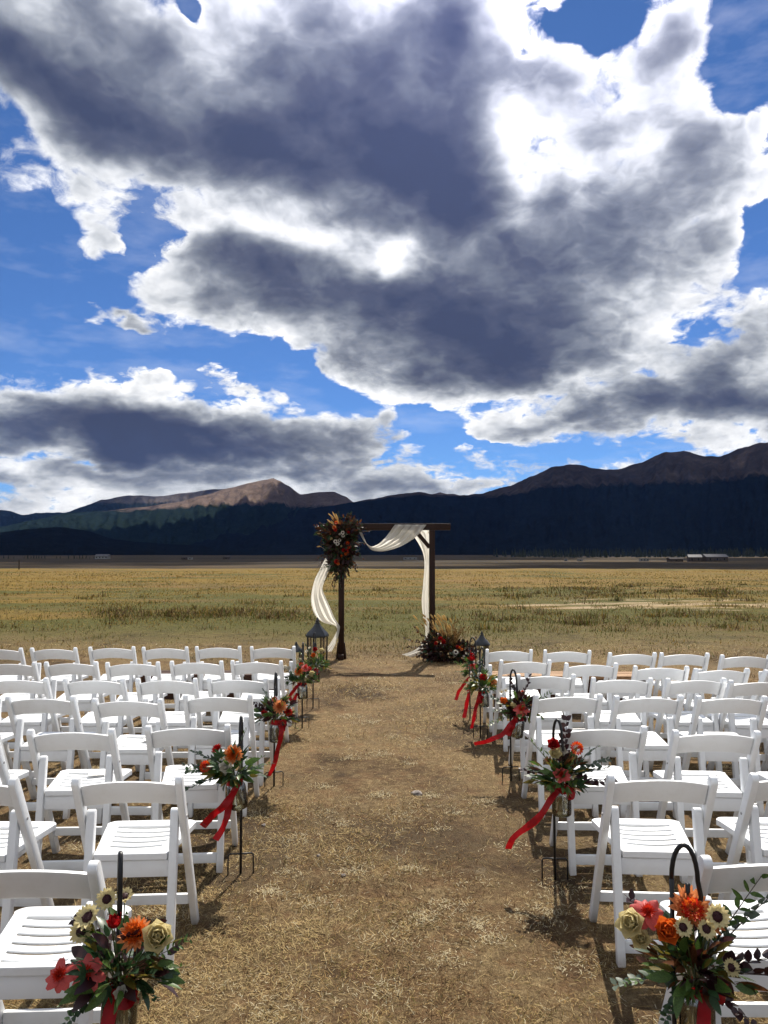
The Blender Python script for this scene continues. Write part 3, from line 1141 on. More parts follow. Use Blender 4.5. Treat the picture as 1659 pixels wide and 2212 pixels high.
def drape(name, ctrl, parent, folds=5, amp=0.03, n=60, m=40, seed=0):
    """cloth between a left and a right edge line: ctrl is a list of (left px, left py, right px, right py, y offset, fold depth)"""
    pts = []
    for (lx, ly, rx, ry, yo, fd) in ctrl:
        a = at_y(lx, ly, ARCH_Y + yo)
        b = at_y(rx, ry, ARCH_Y + yo)
        pts.append((a.x, a.y - ARCH_Y, a.z, b.x, b.y - ARCH_Y, b.z, fd))
    cs = catmull(pts, n)
    rows = []
    for i, c in enumerate(cs):
        a, b, fd = Vector(c[0:3]), Vector(c[3:6]), c[6]
        r = []
        for j in range(m + 1):
            u = j / m
            ph = u * folds * 2 * pi + 0.8 * noise.noise(Vector((u * 3, i / n * 2.2, seed))) * 2
            d = fd * (sin(ph) * 0.7 + 0.3 * sin(ph * 2.3 + 1.1) + 0.4 * noise.noise(Vector((u * 6, i / n * 7, seed + 4))))
            p = a.lerp(b, u + 0.018 * sin(ph * 1.0 + 0.6) * (1 if 0 < u < 1 else 0))
            r.append((p.x, p.y + d, p.z + 0.12 * d))
        rows.append(r)
    mb = MB()
    mb.grid(rows)
    return link(name, mb.mesh(name, M_cloth, smooth=True), parent)


def build_cloth():
    t = thing('draped_cloth', 'ivory chiffon cloth swagged over the wooden arch and blowing to the left', 'cloth', (0, ARCH_Y, 0))
    # left tail: out from the flowers, billowing, tied to the post, and down to the grass
    drape('left_tail', [
        (703, 1205, 716, 1222, -0.07, .012), (692, 1228, 709, 1236, -0.10, .020), (680, 1252, 700, 1258, -0.14, .028), (673, 1280, 697, 1275, -0.16, .035),
        (672, 1300, 704, 1292, -0.17, .045), (676, 1320, 713, 1312, -0.16, .050), (687, 1338, 722, 1334, -0.14, .045), (704, 1347, 728, 1344, -0.12, .030),
        (722, 1351, 732, 1350, -0.075, .010), (728, 1360, 734, 1356, -0.075, .010), (722, 1375, 731, 1372, -0.09, .014), (712, 1392, 725, 1390, -0.10, .018), (698, 1408, 716, 1407, -0.12, .012)],
        t, folds=3, seed=1)
    # the swag from the flowers up over the beam
    drape('swag', [
        (768, 1132, 782, 1150, -0.07, .020), (776, 1150, 790, 1170, -0.09, .028), (786, 1168, 800, 1186, -0.10, .034), (800, 1180, 815, 1191, -0.11, .038),
        (812, 1178, 834, 1190, -0.11, .040), (826, 1168, 858, 1183, -0.10, .042), (840, 1152, 884, 1170, -0.09, .040), (848, 1140, 905, 1154, -0.075, .028),
        (853, 1133.5, 921, 1134, -0.060, .008)],
        t, folds=4, seed=2, n=70)
    drape('beam_wrap', [(853, 1133.4, 921, 1133.6, -0.058, .003), (853, 1132.6, 921, 1132.8, -0.02, .003), (856, 1132.6, 923, 1132.8, 0.03, .003), (860, 1133.5, 925, 1134, 0.060, .003), (868, 1150, 928, 1150, 0.065, .012)],
        t, folds=4, seed=3, n=24)
    # right tail behind the brace, down beside the post
    drape('right_tail', [
        (880, 1148, 929, 1148, 0.07, .020), (893, 1158, 929, 1160, 0.07, .030), (905, 1176, 928, 1180, 0.075, .034), (914, 1196, 927, 1200, 0.08, .030), (917, 1220, 927, 1222, 0.08, .024),
        (914, 1262, 926, 1262, 0.08, .026), (911, 1300, 926, 1300, 0.06, .030), (914, 1330, 926, 1332, 0.03, .028), (919, 1360, 927, 1362, 0.00, .020), (917, 1382, 927, 1386, -0.03, .020),
        (905, 1398, 922, 1408, -0.08, .018), (888, 1408, 906, 1414, -0.13, .012), (868, 1414, 888, 1419, -0.17, .008)],
        t, folds=3, seed=5, n=80)


build_cloth()
# ------------------------------------------------------------------ lanterns
M_iron = principled('black_iron', (0.010, 0.0105, 0.012), 0.34, var=0.3, scale=30, bump=0.1, bscale=60, spec=0.35)
M_iron_grey = principled('dark_pewter', (0.017, 0.020, 0.024), 0.36, var=0.3, scale=14, bump=0.1, bscale=40)


def glass_material(name, tint=(1, 1, 1), alpha=0.12):
    m = bpy.data.materials.new(name)
    m.use_nodes = True
    N = NT(m.node_tree)
    N.n.remove(N.n['Principled BSDF'])
    gl = N.n.new('ShaderNodeBsdfGlossy')
    gl.inputs['Roughness'].default_value = 0.04
    tr = N.n.new('ShaderNodeBsdfTransparent')
    N.put(tr.inputs[0], tint)
    fr = N.n.new('ShaderNodeFresnel')
    fr.inputs[0].default_value = 1.5
    mx = N.n.new('ShaderNodeMixShader')
    N.put(mx.inputs[0], N.mad(fr.outputs[0], 0.9, alpha * 0.2))
    N.link(tr.outputs[0], mx.inputs[1])
    N.link(gl.outputs[0], mx.inputs[2])
    N.link(mx.outputs[0], N.n['Material Output'].inputs[0])
    return m


M_pane = glass_material('lantern_glass', (0.93, 0.95, 0.95))
M_jar = glass_material('jar_glass', (0.94, 0.95, 0.93), 0.5)
M_water = glass_material('water', (0.90, 0.88, 0.72), 0.1)


def lantern(label, loc, h, w, sides=6, rz=0.0, roof=0.42):
    t = thing('lantern', label, 'lantern', loc, rz)
    R = w / 2
    zb, ze = 0.035 * h, h * (1 - roof)
    mb = MB()
    mb.lathe([(R * 0.98, 0.0), (R, 0.01 * h), (R, 0.03 * h), (R * 0.93, 0.045 * h), (R * 0.5, 0.046 * h), (0.001, 0.046 * h)], sides)
    link('base', mb.mesh('lantern_base', M_iron), t)
    for k in range(sides):
        a = 2 * pi * k / sides
        mb = MB()
        c, s = cos(a), sin(a)
        mb.tube([(R * .90 * c, R * .90 * s, 0.045 * h), (R * .93 * c, R * .93 * s, ze)], 0.032 * w, 4)
        link('upright', mb.mesh('lantern_upright', M_iron), t)
    for k in range(sides):
        a0, a1 = 2 * pi * (k + .06) / sides, 2 * pi * (k + .94) / sides
        mb = MB()
        r0, r1 = R * .87, R * .90
        mb.grid([[(r0 * cos(a0), r0 * sin(a0), .05 * h), (r0 * cos(a1), r0 * sin(a1), .05 * h)], [(r1 * cos(a0), r1 * sin(a0), ze), (r1 * cos(a1), r1 * sin(a1), ze)]])
        link('pane', mb.mesh('lantern_pane', M_pane), t)
    # bell roof, its eave, and the turned finial
    mb = MB()
    q = h - ze
    mb.lathe([(R * .9, ze - .02 * h), (R * 1.08, ze - .018 * h), (R * 1.10, ze + .03 * q), (R * 1.04, ze + .10 * q), (R * .96, ze + .17 * q), (R * .80, ze + .27 * q),
              (R * .60, ze + .37 * q), (R * .43, ze + .48 * q), (R * .30, ze + .60 * q), (R * .24, ze + .66 * q)], sides if sides > 4 else 24)
    rf = link('roof', mb.mesh('lantern_roof', M_iron_grey, bevel=0.003), t)
    mb = MB()
    mb.lathe([(R * .24, ze + .66 * q), (R * .26, ze + .69 * q), (R * .18, ze + .72 * q), (R * .15, ze + .76 * q), (R * .22, ze + .79 * q), (R * .20, ze + .82 * q), (R * .10, ze + .86 * q),
              (R * .13, ze + .90 * q), (R * .06, ze + .95 * q), (R * .01, ze + q)], 12)
    link('finial', mb.mesh('lantern_finial', M_iron_grey, smooth=True), rf)
    return t


lantern('large black hexagonal lantern standing beside the left post of the arch', (-1.01, 11.75, ground_z(-1.01, 11.75)), 0.735, 0.325, 6, 0.26, 0.385)
lantern('small black lantern half hidden behind the flowers left of the large lantern', (-1.33, 11.75, ground_z(-1.33, 11.75)), 0.37, 0.20, 6, 0.1, 0.40)
lantern('grey-roofed black lantern standing beyond the hooks right of the aisle', (1.49, 11.80, ground_z(1.49, 11.8)), 0.535, 0.225, 4, pi / 4 + 0.25, 0.39)

# ------------------------------------------------------------------ low wooden benches in front of the front rows
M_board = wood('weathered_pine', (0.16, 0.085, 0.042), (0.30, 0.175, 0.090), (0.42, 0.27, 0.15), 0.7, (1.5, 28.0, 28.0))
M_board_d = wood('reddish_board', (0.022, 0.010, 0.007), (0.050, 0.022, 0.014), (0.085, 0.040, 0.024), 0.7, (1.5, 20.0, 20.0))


def bench(label, x0, x1, y, rz=0.0, h=0.42, boards=3, mat=None):
    t = thing('wooden_bench', label, 'bench', ((x0 + x1) / 2, y, 0), rz)
    L = (x1 - x0) / 2
    dep = 0.105
    for k in range(boards):
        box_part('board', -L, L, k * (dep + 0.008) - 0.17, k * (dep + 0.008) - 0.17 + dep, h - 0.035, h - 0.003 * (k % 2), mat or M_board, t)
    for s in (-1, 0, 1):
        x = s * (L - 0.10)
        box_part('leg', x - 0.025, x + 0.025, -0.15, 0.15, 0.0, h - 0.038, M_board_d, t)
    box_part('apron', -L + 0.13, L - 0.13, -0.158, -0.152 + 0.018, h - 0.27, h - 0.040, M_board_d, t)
    return t


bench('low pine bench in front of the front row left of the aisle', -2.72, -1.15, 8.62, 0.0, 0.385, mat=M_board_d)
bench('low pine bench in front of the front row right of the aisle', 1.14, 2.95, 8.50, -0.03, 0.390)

# ------------------------------------------------------------------ shepherd's hooks along the aisle
def hook_stand(label, x, y, side, h=0.83, rz=0.0):
    """black iron hook with a forked foot; the crook leans towards side (-1 left, 1 right, 0 towards us)"""
    t = thing('shepherd_hook', label, 'hook stand', (x, y, ground_z(x, y)), rz, 'shepherd hooks along the aisle')
    r = 0.0070
    mb = MB()
    mb.tube([(0, 0, -0.10), (0, 0, h - 0.10)], r, 8)
    link('pole', mb.mesh('hook_pole', M_iron, smooth=True), t)
    mb = MB()
    d = Vector((sin(side), -cos(side), 0))
    pts = []
    for i in range(13):
        a = pi * i / 12
        pts.append(Vector((0, 0, h - 0.10)) + d * (0.036 * (1 - cos(a))) + Vector((0, 0, 0.10 * sin(a))))
    for i in range(1, 6):
        pts.append(pts[12] + d * (0.008 * i / 5) + Vector((0, 0, -0.045 * i / 5)))
    e = pts[-1]
    for i in range(1, 8):
        a = pi * i / 7
        pts.append(e + d * (-0.018 * (1 - cos(a))) + Vector((0, 0, -0.018 * sin(a))))
    pts.append(pts[-1] + Vector((0, 0, 0.035)))
    mb.tube(pts, r, 8)
    link('crook', mb.mesh('hook_crook', M_iron, smooth=True), t)
    mb = MB()
    w, zf = 0.066, 0.105
    mb.tube([(-w, 0, -0.06), (-w, 0, zf - 0.01), (-w + 0.008, 0, zf), (w - 0.008, 0, zf), (w, 0, zf - 0.01), (w, 0, -0.06)], 0.0042, 6)
    link('foot_fork', mb.mesh('hook_foot', M_iron, smooth=True), t)
    tip = Vector((x, y, ground_z(x, y))) + Matrix.Rotation(rz, 3, 'Z') @ (e + d * -0.018 + Vector((0, 0, -0.016)))
    return tip
# ------------------------------------------------------------------ flowers, leaves, jars, ribbons
def petalmat(name, c, tr=0.35, var=0.25):
    return principled(name, c, 0.55, var=var, scale=60, translucent=tr, spec=0.3)


MF = {
    'orange': petalmat('petal_orange', (0.72, 0.15, 0.020)), 'peach': petalmat('petal_peach', (0.80, 0.33, 0.13)),
    'red': petalmat('petal_red', (0.42, 0.010, 0.012)), 'scarlet': petalmat('petal_scarlet', (0.58, 0.035, 0.015)),
    'pink': petalmat('petal_pink', (0.60, 0.10, 0.09)), 'cream': petalmat('petal_cream', (0.72, 0.62, 0.33)),
    'white': petalmat('petal_white', (0.74, 0.70, 0.60)), 'dark': petalmat('petal_dark', (0.035, 0.006, 0.008), 0.15),
    'yellow': petalmat('petal_yellow', (0.60, 0.40, 0.05)),
}
ML = {
    'green': principled('leaf_green', (0.070, 0.130, 0.026), 0.42, var=0.45, scale=25, translucent=0.35, spec=0.45),
    'deep': principled('leaf_deep_green', (0.026, 0.062, 0.022), 0.40, var=0.4, scale=25, translucent=0.25, spec=0.5),
    'olive': principled('leaf_olive', (0.150, 0.120, 0.020), 0.45, var=0.45, scale=25, translucent=0.4, spec=0.4),
    'rust': principled('leaf_rust', (0.110, 0.040, 0.014), 0.45, var=0.5, scale=25, translucent=0.35, spec=0.4),
    'wine': principled('leaf_wine', (0.030, 0.008, 0.010), 0.38, var=0.4, scale=25, translucent=0.2, spec=0.5),
    'sage': principled('leaf_sage', (0.085, 0.120, 0.085), 0.5, var=0.3, scale=25, translucent=0.3, spec=0.4),
    'stem': principled('stem', (0.065, 0.075, 0.020), 0.5, var=0.4, scale=30),
    'twig': principled('twig', (0.045, 0.022, 0.014), 0.6, var=0.4, scale=30),
    'straw': principled('dry_straw', (0.66, 0.50, 0.24), 0.75, var=0.2, scale=40, translucent=0.6),
}
M_ribbon = principled('red_velvet_ribbon', (0.33, 0.004, 0.007), 0.45, var=0.3, scale=25, translucent=0.30, spec=0.3)


def add_petal(mb, L, W, base_r, tilt, ang, cup=0.3, z0=0.0, tipw=0.25, seg=4):
    """one petal pointing outwards along ang, raised by tilt"""
    ca, sa = cos(ang), sin(ang)
    ids = []
    for i in range(seg + 1):
        t = i / seg
        w = W * (sin(pi * min(1.0, 0.12 + t * 0.80)) ** 0.7) * (1 - t * (1 - tipw) * (t ** 2))
        el = tilt + cup * t
        r = base_r + L * t * cos(tilt + cup * t * 0.5)
        z = z0 + L * t * sin(tilt + cup * t * 0.5)
        row = []
        for s in (-1, 0, 1):
            lift = 0.18 * W * (abs(s)) * (1 if cup >= 0 else -1)
            x = r - lift * sin(el)
            zz = z + lift * cos(el)
            y = s * w * 0.5
            row.append((x * ca - y * sa, x * sa + y * ca, zz))
        ids.append(mb.addv(row))
    for i in range(seg):
        for k in range(2):
            mb.face(ids[i] + k, ids[i] + k + 1, ids[i + 1] + k + 1, ids[i + 1] + k)


def flower_mesh(kind, rnd):
    """returns (petal mesh, centre mesh or None); faces +Z, about 1 unit across the radius"""
    mb = MB()
    cen = None
    if kind in ('dahlia_orange', 'dahlia_peach', 'dahlia_red'):
        a, b = {'dahlia_orange': ('orange', 'peach'), 'dahlia_peach': ('orange', 'peach'), 'dahlia_red': ('red', 'scarlet')}[kind]
        mats = [MF[a], MF[b]]
        if kind == 'dahlia_peach':
            mats = [MF['peach'], MF['peach']]
        layers = [(15, .95, .36, .02), (15, .90, .34, .22), (14, .80, .31, .45), (13, .68, .28, .68), (11, .55, .25, .9), (9, .42, .21, 1.12), (6, .30, .16, 1.35)]
        for li, (n, L, W, tilt) in enumerate(layers):
            mb.cur = 1 if li < 2 else 0
            for k in range(n):
                add_petal(mb, L * rnd.uniform(.9, 1.06), W * rnd.uniform(.9, 1.1), .04, tilt + rnd.uniform(-.09, .09), 2 * pi * (k + li * .5) / n + rnd.uniform(-.08, .08), .34, .02 * li, .45)
    elif kind == 'zinnia':
        mats = [MF['scarlet'], MF['pink']]
        mb.cur = 1
        for k in range(9):
            add_petal(mb, rnd.uniform(.8, 1.0), .66, .10, rnd.uniform(-.3, .25), 2 * pi * k / 9 + rnd.uniform(-.1, .1), rnd.uniform(-.35, .2), 0, .85, 5)
        mb.cur = 0
        for li, (n, L, W, tilt) in enumerate([(14, .50, .16, .35), (12, .44, .15, .7), (10, .38, .13, 1.0), (7, .33, .12, 1.3)]):
            for k in range(n):
                add_petal(mb, L * rnd.uniform(.85, 1.1), W, .03, tilt, 2 * pi * (k + .5 * li) / n, .2, .06 * li, .3, 3)
    elif kind == 'pompon':
        mats = [MF['scarlet'], MF['orange']]
        for li in range(7):
            ph = radians(-5 + 15 * li)
            n = max(4, int(15 * cos(ph)))
            for k in range(n):
                mb.cur = 0 if rnd.random() < .6 else 1
                c = .62
                s0 = len(mb.v)
                add_petal(mb, .36, .26, c * cos(ph) * .8, ph + .1, 2 * pi * (k + .5 * li) / n, .5, c * sin(ph) * .9 + .2, .5, 2)
    elif kind in ('anemone', 'anemone_white'):
        mats = [MF['cream'], MF['cream']] if kind == 'anemone' else [MF['white'], MF['white']]
        for li, n in enumerate((9, 9)):
            for k in range(n):
                mb.cur = li
                add_petal(mb, rnd.uniform(.85, 1.0), .50, .12, .12 + .14 * li, 2 * pi * (k + .5 * li) / n + rnd.uniform(-.06, .06), .25, 0, .55)
        cm = MB()
        cm.lathe([(.46, .08), (.44, .16), (.34, .24), (.18, .28), (.01, .29)], 12)
        for k in range(16):
            a = rnd.uniform(0, 6.28)
            r = rnd.uniform(.15, .48)
            cm.lathe([(.045, .16), (.05, .28), (.01, .32)], 5, r * cos(a), r * sin(a))
        cen = cm.mesh('flower_centre', MF['dark'], smooth=True)
    elif kind in ('rose_cream', 'rose_red', 'rose_orange', 'rose_white'):
        mats = [MF[{'rose_cream': 'cream', 'rose_red': 'red', 'rose_orange': 'orange', 'rose_white': 'white'}[kind]]]
        for li, (n, L, W, tilt, br) in enumerate([(6, 1.0, 1.0, .25, .05), (6, .95, .95, .62, .05), (5, .88, .85, .95, .05), (5, .78, .7, 1.2, .04), (4, .66, .5, 1.38, .03), (3, .55, .35, 1.5, .02)]):
            for k in range(n):
                add_petal(mb, L * rnd.uniform(.9, 1.08), W, br, tilt, 2 * pi * (k + li * .37) / n + rnd.uniform(-.15, .15), .55, .01 * li, .75, 5)
    elif kind == 'tulip':
        mats = [MF['red']]
        for li in range(2):
            for k in range(4):
                add_petal(mb, rnd.uniform(.95, 1.15), .85, .06, .75 + .25 * li, 2 * pi * (k + .5 * li) / 4, .55, 0, .3, 5)
    else:                                       # small filler blossom
        mats = [MF['white'], MF['yellow']]
        for k in range(6):
            add_petal(mb, .9, .55, .05, .25, 2 * pi * k / 6, .1, 0, .6, 3)
        mb.cur = 1
        mb.lathe([(.25, .05), (.2, .2), (.01, .25)], 8)
    return mb.mesh('flower_' + kind, mats, smooth=True), cen


FLOWER_CACHE = {}


def flower(kind, parent, loc, direction, size, spin=0.0):
    key = (kind, RND.randrange(3))
    if key not in FLOWER_CACHE:
        FLOWER_CACHE[key] = flower_mesh(kind, random.Random(hash(kind) % 997 if False else sum(map(ord, kind)) * 7 + key[1]))
    me, cen = FLOWER_CACHE[key]
    q = Vector(direction).to_track_quat('Z', 'Y')
    M = q.to_matrix().to_4x4() @ Matrix.Rotation(spin, 4, 'Z')
    o = link('flower', me, parent, loc, M.to_euler(), size)
    if cen:
        link('flower_centre', cen, o)
    return o


def leaf_strip(mb, L, W, bend=0.3, fold=0.25, seg=6, lobes=0.0, rnd=None):
    """one leaf lying along +Y from the origin, curving down"""
    ids = []
    for i in range(seg + 1):
        t = i / seg
        w = W * sin(pi * (t ** 0.8) * 0.97 + 0.02) ** 0.85
        if lobes and i % 2:
            w *= 1 - lobes
        y = L * t * (1 - 0.12 * bend * t)
        z = -bend * L * t * t * 0.6
        ids.append(mb.addv([(-w / 2, y, z + fold * w * .5), (0, y, z), (w / 2, y, z + fold * w * .5)]))
    for i in range(seg):
        for k in range(2):
            mb.face(ids[i] + k, ids[i] + k + 1, ids[i + 1] + k + 1, ids[i + 1] + k)


def make_leaf(mat, L=1.0, W=0.34, bend=.3, lobes=0.0, seg=6):
    mb = MB()
    leaf_strip(mb, L, W, bend, .25, seg, lobes)
    return mb.mesh('leaf', mat, smooth=True)


def make_palmate(mat, rnd, n=5):
    """a peony-like leaf of several pointed fingers"""
    mb = MB()
    for k in range(n):
        a = (k - (n - 1) / 2) * 0.48
        s = len(mb.v)
        leaf_strip(mb, 1.0 - .12 * abs(k - (n - 1) / 2), .24, rnd.uniform(.1, .45), .2, 5)
        mb.xform(Matrix.Rotation(a, 4, 'Z'), s)
    return mb.mesh('leaf', mat, smooth=True)


def make_sprig(mat, rnd, n=9, round_=True, stem=True, tip=True):
    """a twig along +Y with paired leaves"""
    mb = MB()
    mb.cur = 1
    pts = [Vector((0.03 * sin(3 * t), t, -0.12 * t * t)) for t in [i / 8 for i in range(9)]]
    mb.tube(pts, [.010 * (1 - .7 * i / 8) for i in range(9)], 4)
    mb.cur = 0
    for k in range(n):
        t = .22 + .78 * k / n
        p = Vector((0.03 * sin(3 * t), t, -0.12 * t * t))
        for s in (-1, 1):
            st = len(mb.v)
            ln = rnd.uniform(.13, .19) * (1.15 - .5 * t)
            leaf_strip(mb, ln, ln * (.72 if round_ else .34), rnd.uniform(0, .5), .2, 4)
            mb.xform(Matrix.Translation(p) @ Matrix.Rotation(s * rnd.uniform(.7, 1.3), 4, 'Z') @ Matrix.Rotation(rnd.uniform(-.6, .6), 4, 'Y') @ Matrix.Rotation(rnd.uniform(-.2, .7), 4, 'X'), st)
    return mb.mesh('sprig', [mat, ML['twig']], smooth=True)


rl = random.Random(3)
LEAVES = {
    'green': [make_leaf(ML['green'], 1, .36, b) for b in (.1, .35, .6)] + [make_palmate(ML['green'], rl)],
    'deep': [make_leaf(ML['deep'], 1, .40, b) for b in (.1, .4)] + [make_palmate(ML['deep'], rl, 5)],
    'olive': [make_leaf(ML['olive'], 1, .28, b) for b in (.0, .25)] + [make_palmate(ML['olive'], rl, 3)],
    'rust': [make_leaf(ML['rust'], 1, .32, b) for b in (.1, .45)] + [make_palmate(ML['rust'], rl, 3)],
    'wine': [make_leaf(ML['wine'], 1, .46, b) for b in (.2, .5)] + [make_palmate(ML['wine'], rl, 5)],
}
SPRIGS = {
    'green': [make_sprig(ML['green'], rl, 9, False) for _ in range(2)],
    'sage': [make_sprig(ML['sage'], rl, 9, True) for _ in range(2)],
    'deep': [make_sprig(ML['deep'], rl, 10, True) for _ in range(2)],
    'wine': [make_sprig(ML['wine'], rl, 8, True) for _ in range(2)],
}


def orient(direction, roll=0.0):
    d = Vector(direction).normalized()
    q = d.to_track_quat('Y', 'Z')
    return (q.to_matrix().to_4x4() @ Matrix.Rotation(roll, 4, 'Y')).to_euler()


JAR_PROF = [(0.030, 0.002), (0.043, 0.000), (0.049, 0.006), (0.050, 0.020), (0.050, 0.105), (0.047, 0.122), (0.038, 0.134), (0.036, 0.140), (0.0375, 0.150), (0.0375, 0.160)]


def jar_mesh():
    mb = MB()
    mb.lathe(JAR_PROF, 20, cap=False)
    n = len(mb.v)
    mb.face(*[k for k in range(20)][::-1])
    mb.lathe([(r - .003, z + .003 if z < .15 else z) for r, z in JAR_PROF], 20, cap=False)
    # moulded ribs
    return mb.mesh('jar_glass', M_jar, smooth=True)


def water_mesh():
    mb = MB()
    mb.lathe([(0.026, .006), (.044, .010), (.0465, .02), (.0465, .088), (.001, .088)], 18)
    return mb.mesh('jar_water', M_water, smooth=True)


JAR_ME, WATER_ME = jar_mesh(), water_mesh()


def ribbon_strip(pts, w, seed, n=44, flip=0.0):
    """a blowing band along the control points; its width vector turns slowly"""
    cs = catmull([tuple(p) for p in pts], n)
    mb = MB()
    L, R = [], []
    for i, c in enumerate(cs):
        c = Vector(c)
        a = Vector(cs[max(0, i - 1)])
        b = Vector(cs[min(n, i + 1)])
        t = (b - a).normalized()
        side = t.cross(Vector((0.15, -1.0, 0.25)))
        if side.length < 1e-3:
            side = Vector((1, 0, 0))
        side.normalize()
        tw = flip + 1.1 * noise.noise(Vector((i / n * 2.4, seed, .7)))
        side = Matrix.Rotation(tw, 3, t) @ side
        k = w * (0.9 + 0.2 * noise.noise(Vector((i / n * 5, seed, 4))))
        nrm = t.cross(side)
        c = c + nrm * 0.008 * sin(i / n * 13 + seed)
        e = 0.0
        if i == n:                              # swallow-tail end
            e = 0.018
        L.append(c - side * k / 2 + t * e)
        R.append(c + side * k / 2 + t * e * 1.3)
    mid = [(a + b) / 2 + (Vector(cs[min(n, i + 1)]) - Vector(cs[max(0, i - 1)])).normalized().cross(a - b) * 0.06 for i, (a, b) in enumerate(zip(L, R))]
    mb.grid([[a, m, b] for a, m, b in zip(L, mid, R)])
    return mb


def jar_bouquet(place, hook_tip, flowers, leaves, sprigs, tails, seed, spread=1.0, jar_tilt=(0, 0), drop=0.165, desc=None):
    """a jar of flowers hung from the hook, with a red ribbon tied round its neck"""
    rnd = random.Random(seed)
    jx, jy = hook_tip.x, hook_tip.y
    ztop = hook_tip.z - drop
    base = Vector((jx, jy, ztop - 0.160))
    j = thing('glass_jar', f'clear glass jar hanging from the {place}', 'jar', base)
    j.rotation_euler = (jar_tilt[0], jar_tilt[1], 0)
    link('glass', JAR_ME, j)
    link('water', WATER_ME, j)
    # wire bail up to the hook
    mb = MB()
    pts = []
    for i in range(15):
        a = pi * i / 14
        pts.append((0.040 * cos(a), 0.0, 0.148 + (drop + 0.012) * (sin(a) ** 0.6)))
    mb.tube(pts, 0.0012, 5)
    link('wire_handle', mb.mesh('jar_wire', M_bolt, smooth=True), j)
    Mj = Matrix.Translation(base) @ j.rotation_euler.to_matrix().to_4x4()
    # the bouquet
    neck = Mj @ Vector((0, 0, 0.150))
    b = thing('bouquet', desc, 'bouquet', neck)
    b.rotation_euler = j.rotation_euler
    stems = MB()
    for (kind, dx, dy, dz, size) in flowers:
        p = Vector((dx, dy, dz))
        dirv = Vector((dx * 1.6 + rnd.uniform(-.2, .2), -0.62 + dy * 3 + rnd.uniform(-.2, .2), 0.55 + rnd.uniform(-.2, .35)))
        if kind == 'tulip':
            dirv = Vector((dx * 1.0, -.2, 1.0))
        flower(kind, b, p, dirv, size, rnd.uniform(0, 6))
        q = Vector((rnd.uniform(-.02, .02), rnd.uniform(-.02, .02), -0.135))
        m = Vector((dx * .12, dy * .12, 0.01))
        stems.tube([q, m, p * .55 + m * .45 + Vector((0, 0, .01)), p - dirv.normalized() * size * .1], [.0022, .0024, .0022, .0018], 5)
    for k in range(9):
        q = Vector((rnd.uniform(-.03, .03), rnd.uniform(-.03, .03), -0.138))
        stems.tube([q, Vector((rnd.uniform(-.02, .02), rnd.uniform(-.02, .02), .0)), Vector((rnd.uniform(-.05, .05), rnd.uniform(-.04, .04), .07))], .0024, 5)
    link('stems', stems.mesh('stems', ML['stem'], smooth=True), b)
    for (kind, n, r0, r1, lo, hi, s0, s1) in leaves:
        for _ in range(n):
            a = rnd.uniform(0, 2 * pi)
            el = rnd.uniform(lo, hi)
            d = Vector((cos(a) * cos(el), sin(a) * cos(el) * .8, sin(el)))
            r = rnd.uniform(r0, r1) * spread
            p = Vector((d.x * r, d.y * r, max(.0, d.z * r) + .02))
            link('leaf', rnd.choice(LEAVES[kind]), b, p, orient(d + Vector((rnd.uniform(-.3, .3), rnd.uniform(-.3, .3), rnd.uniform(-.3, .3))), rnd.uniform(-1.2, 1.2)), rnd.uniform(s0, s1))
    for (kind, dx, dy, dz, ln) in sprigs:
        d = Vector((dx, dy, dz))
        link('sprig', rnd.choice(SPRIGS[kind]), b, d.normalized() * .03 + Vector((0, 0, .03)), orient(d, rnd.uniform(-.6, .6)), ln)
    # the ribbon: a band round the neck, a knot and the tails
    r = thing('ribbon', f'red ribbon tied to the jar on the {place}', 'ribbon', neck)
    mb = MB()
    rows = []
    for i in range(25):
        a = 2 * pi * i / 24
        w = .5 + .5 * noise.noise(Vector((i * .5, seed, 0)))
        rows.append([((0.0405 + .003 * sin(k + i)) * cos(a), (0.0405 + .003 * cos(k * 2 + i)) * sin(a), -.030 + .012 * k - .008 * w * sin(a)) for k in range(4)])
    mb.grid(rows)
    link('band', mb.mesh('ribbon_band', M_ribbon, smooth=True), r)
    mb = MB()
    kx, ky = tails[0][0]
    kn = Vector((kx, ky, -.012))
    mb.lathe([(.003, -.012), (.012, -.008), (.014, .0), (.011, .009), (.003, .012)], 9, kn.x, kn.y)
    link('knot', mb.mesh('ribbon_knot', M_ribbon, smooth=True), r)
    for i, tl in enumerate(tails):
        pts = [kn] + [Vector(p) for p in tl[1:]]
        me = ribbon_strip(pts, rnd.uniform(.036, .044), seed + i * 2.3).mesh('ribbon_tail', M_ribbon, smooth=True)
        o = link('tail', me, r)
    return b
# ------------------------------------------------------------------ ten hooks with jars of flowers, five on each side
def std_leaves(*ks):
    out = []
    for k, n in ks:
        out.append((k, int(n * 1.3), .02, .12, -.3, 1.25, .055, .105))
        out.append((k, int(n * 1.6), .05, .155, -.35, 1.2, .035, .075))
    return out


PLACES = []


def pos_name(side, i):
    return f'{["nearest", "second", "third", "fourth", "farthest"][i]} hook on the {side} of the aisle'


L_HOOKS = [(272, 2.31, 0.35), (527, 4.18, -0.12), (596, 5.72, 0.1), (655, 7.60, 0.05), (678, 8.55, 0.3)]
R_HOOKS = [(1436, 2.33, 1.25), (1190, 4.13, 0.5), (1099, 5.85, 0.35), (1035, 7.20, 0.3), (1013, 8.02, 0.9)]

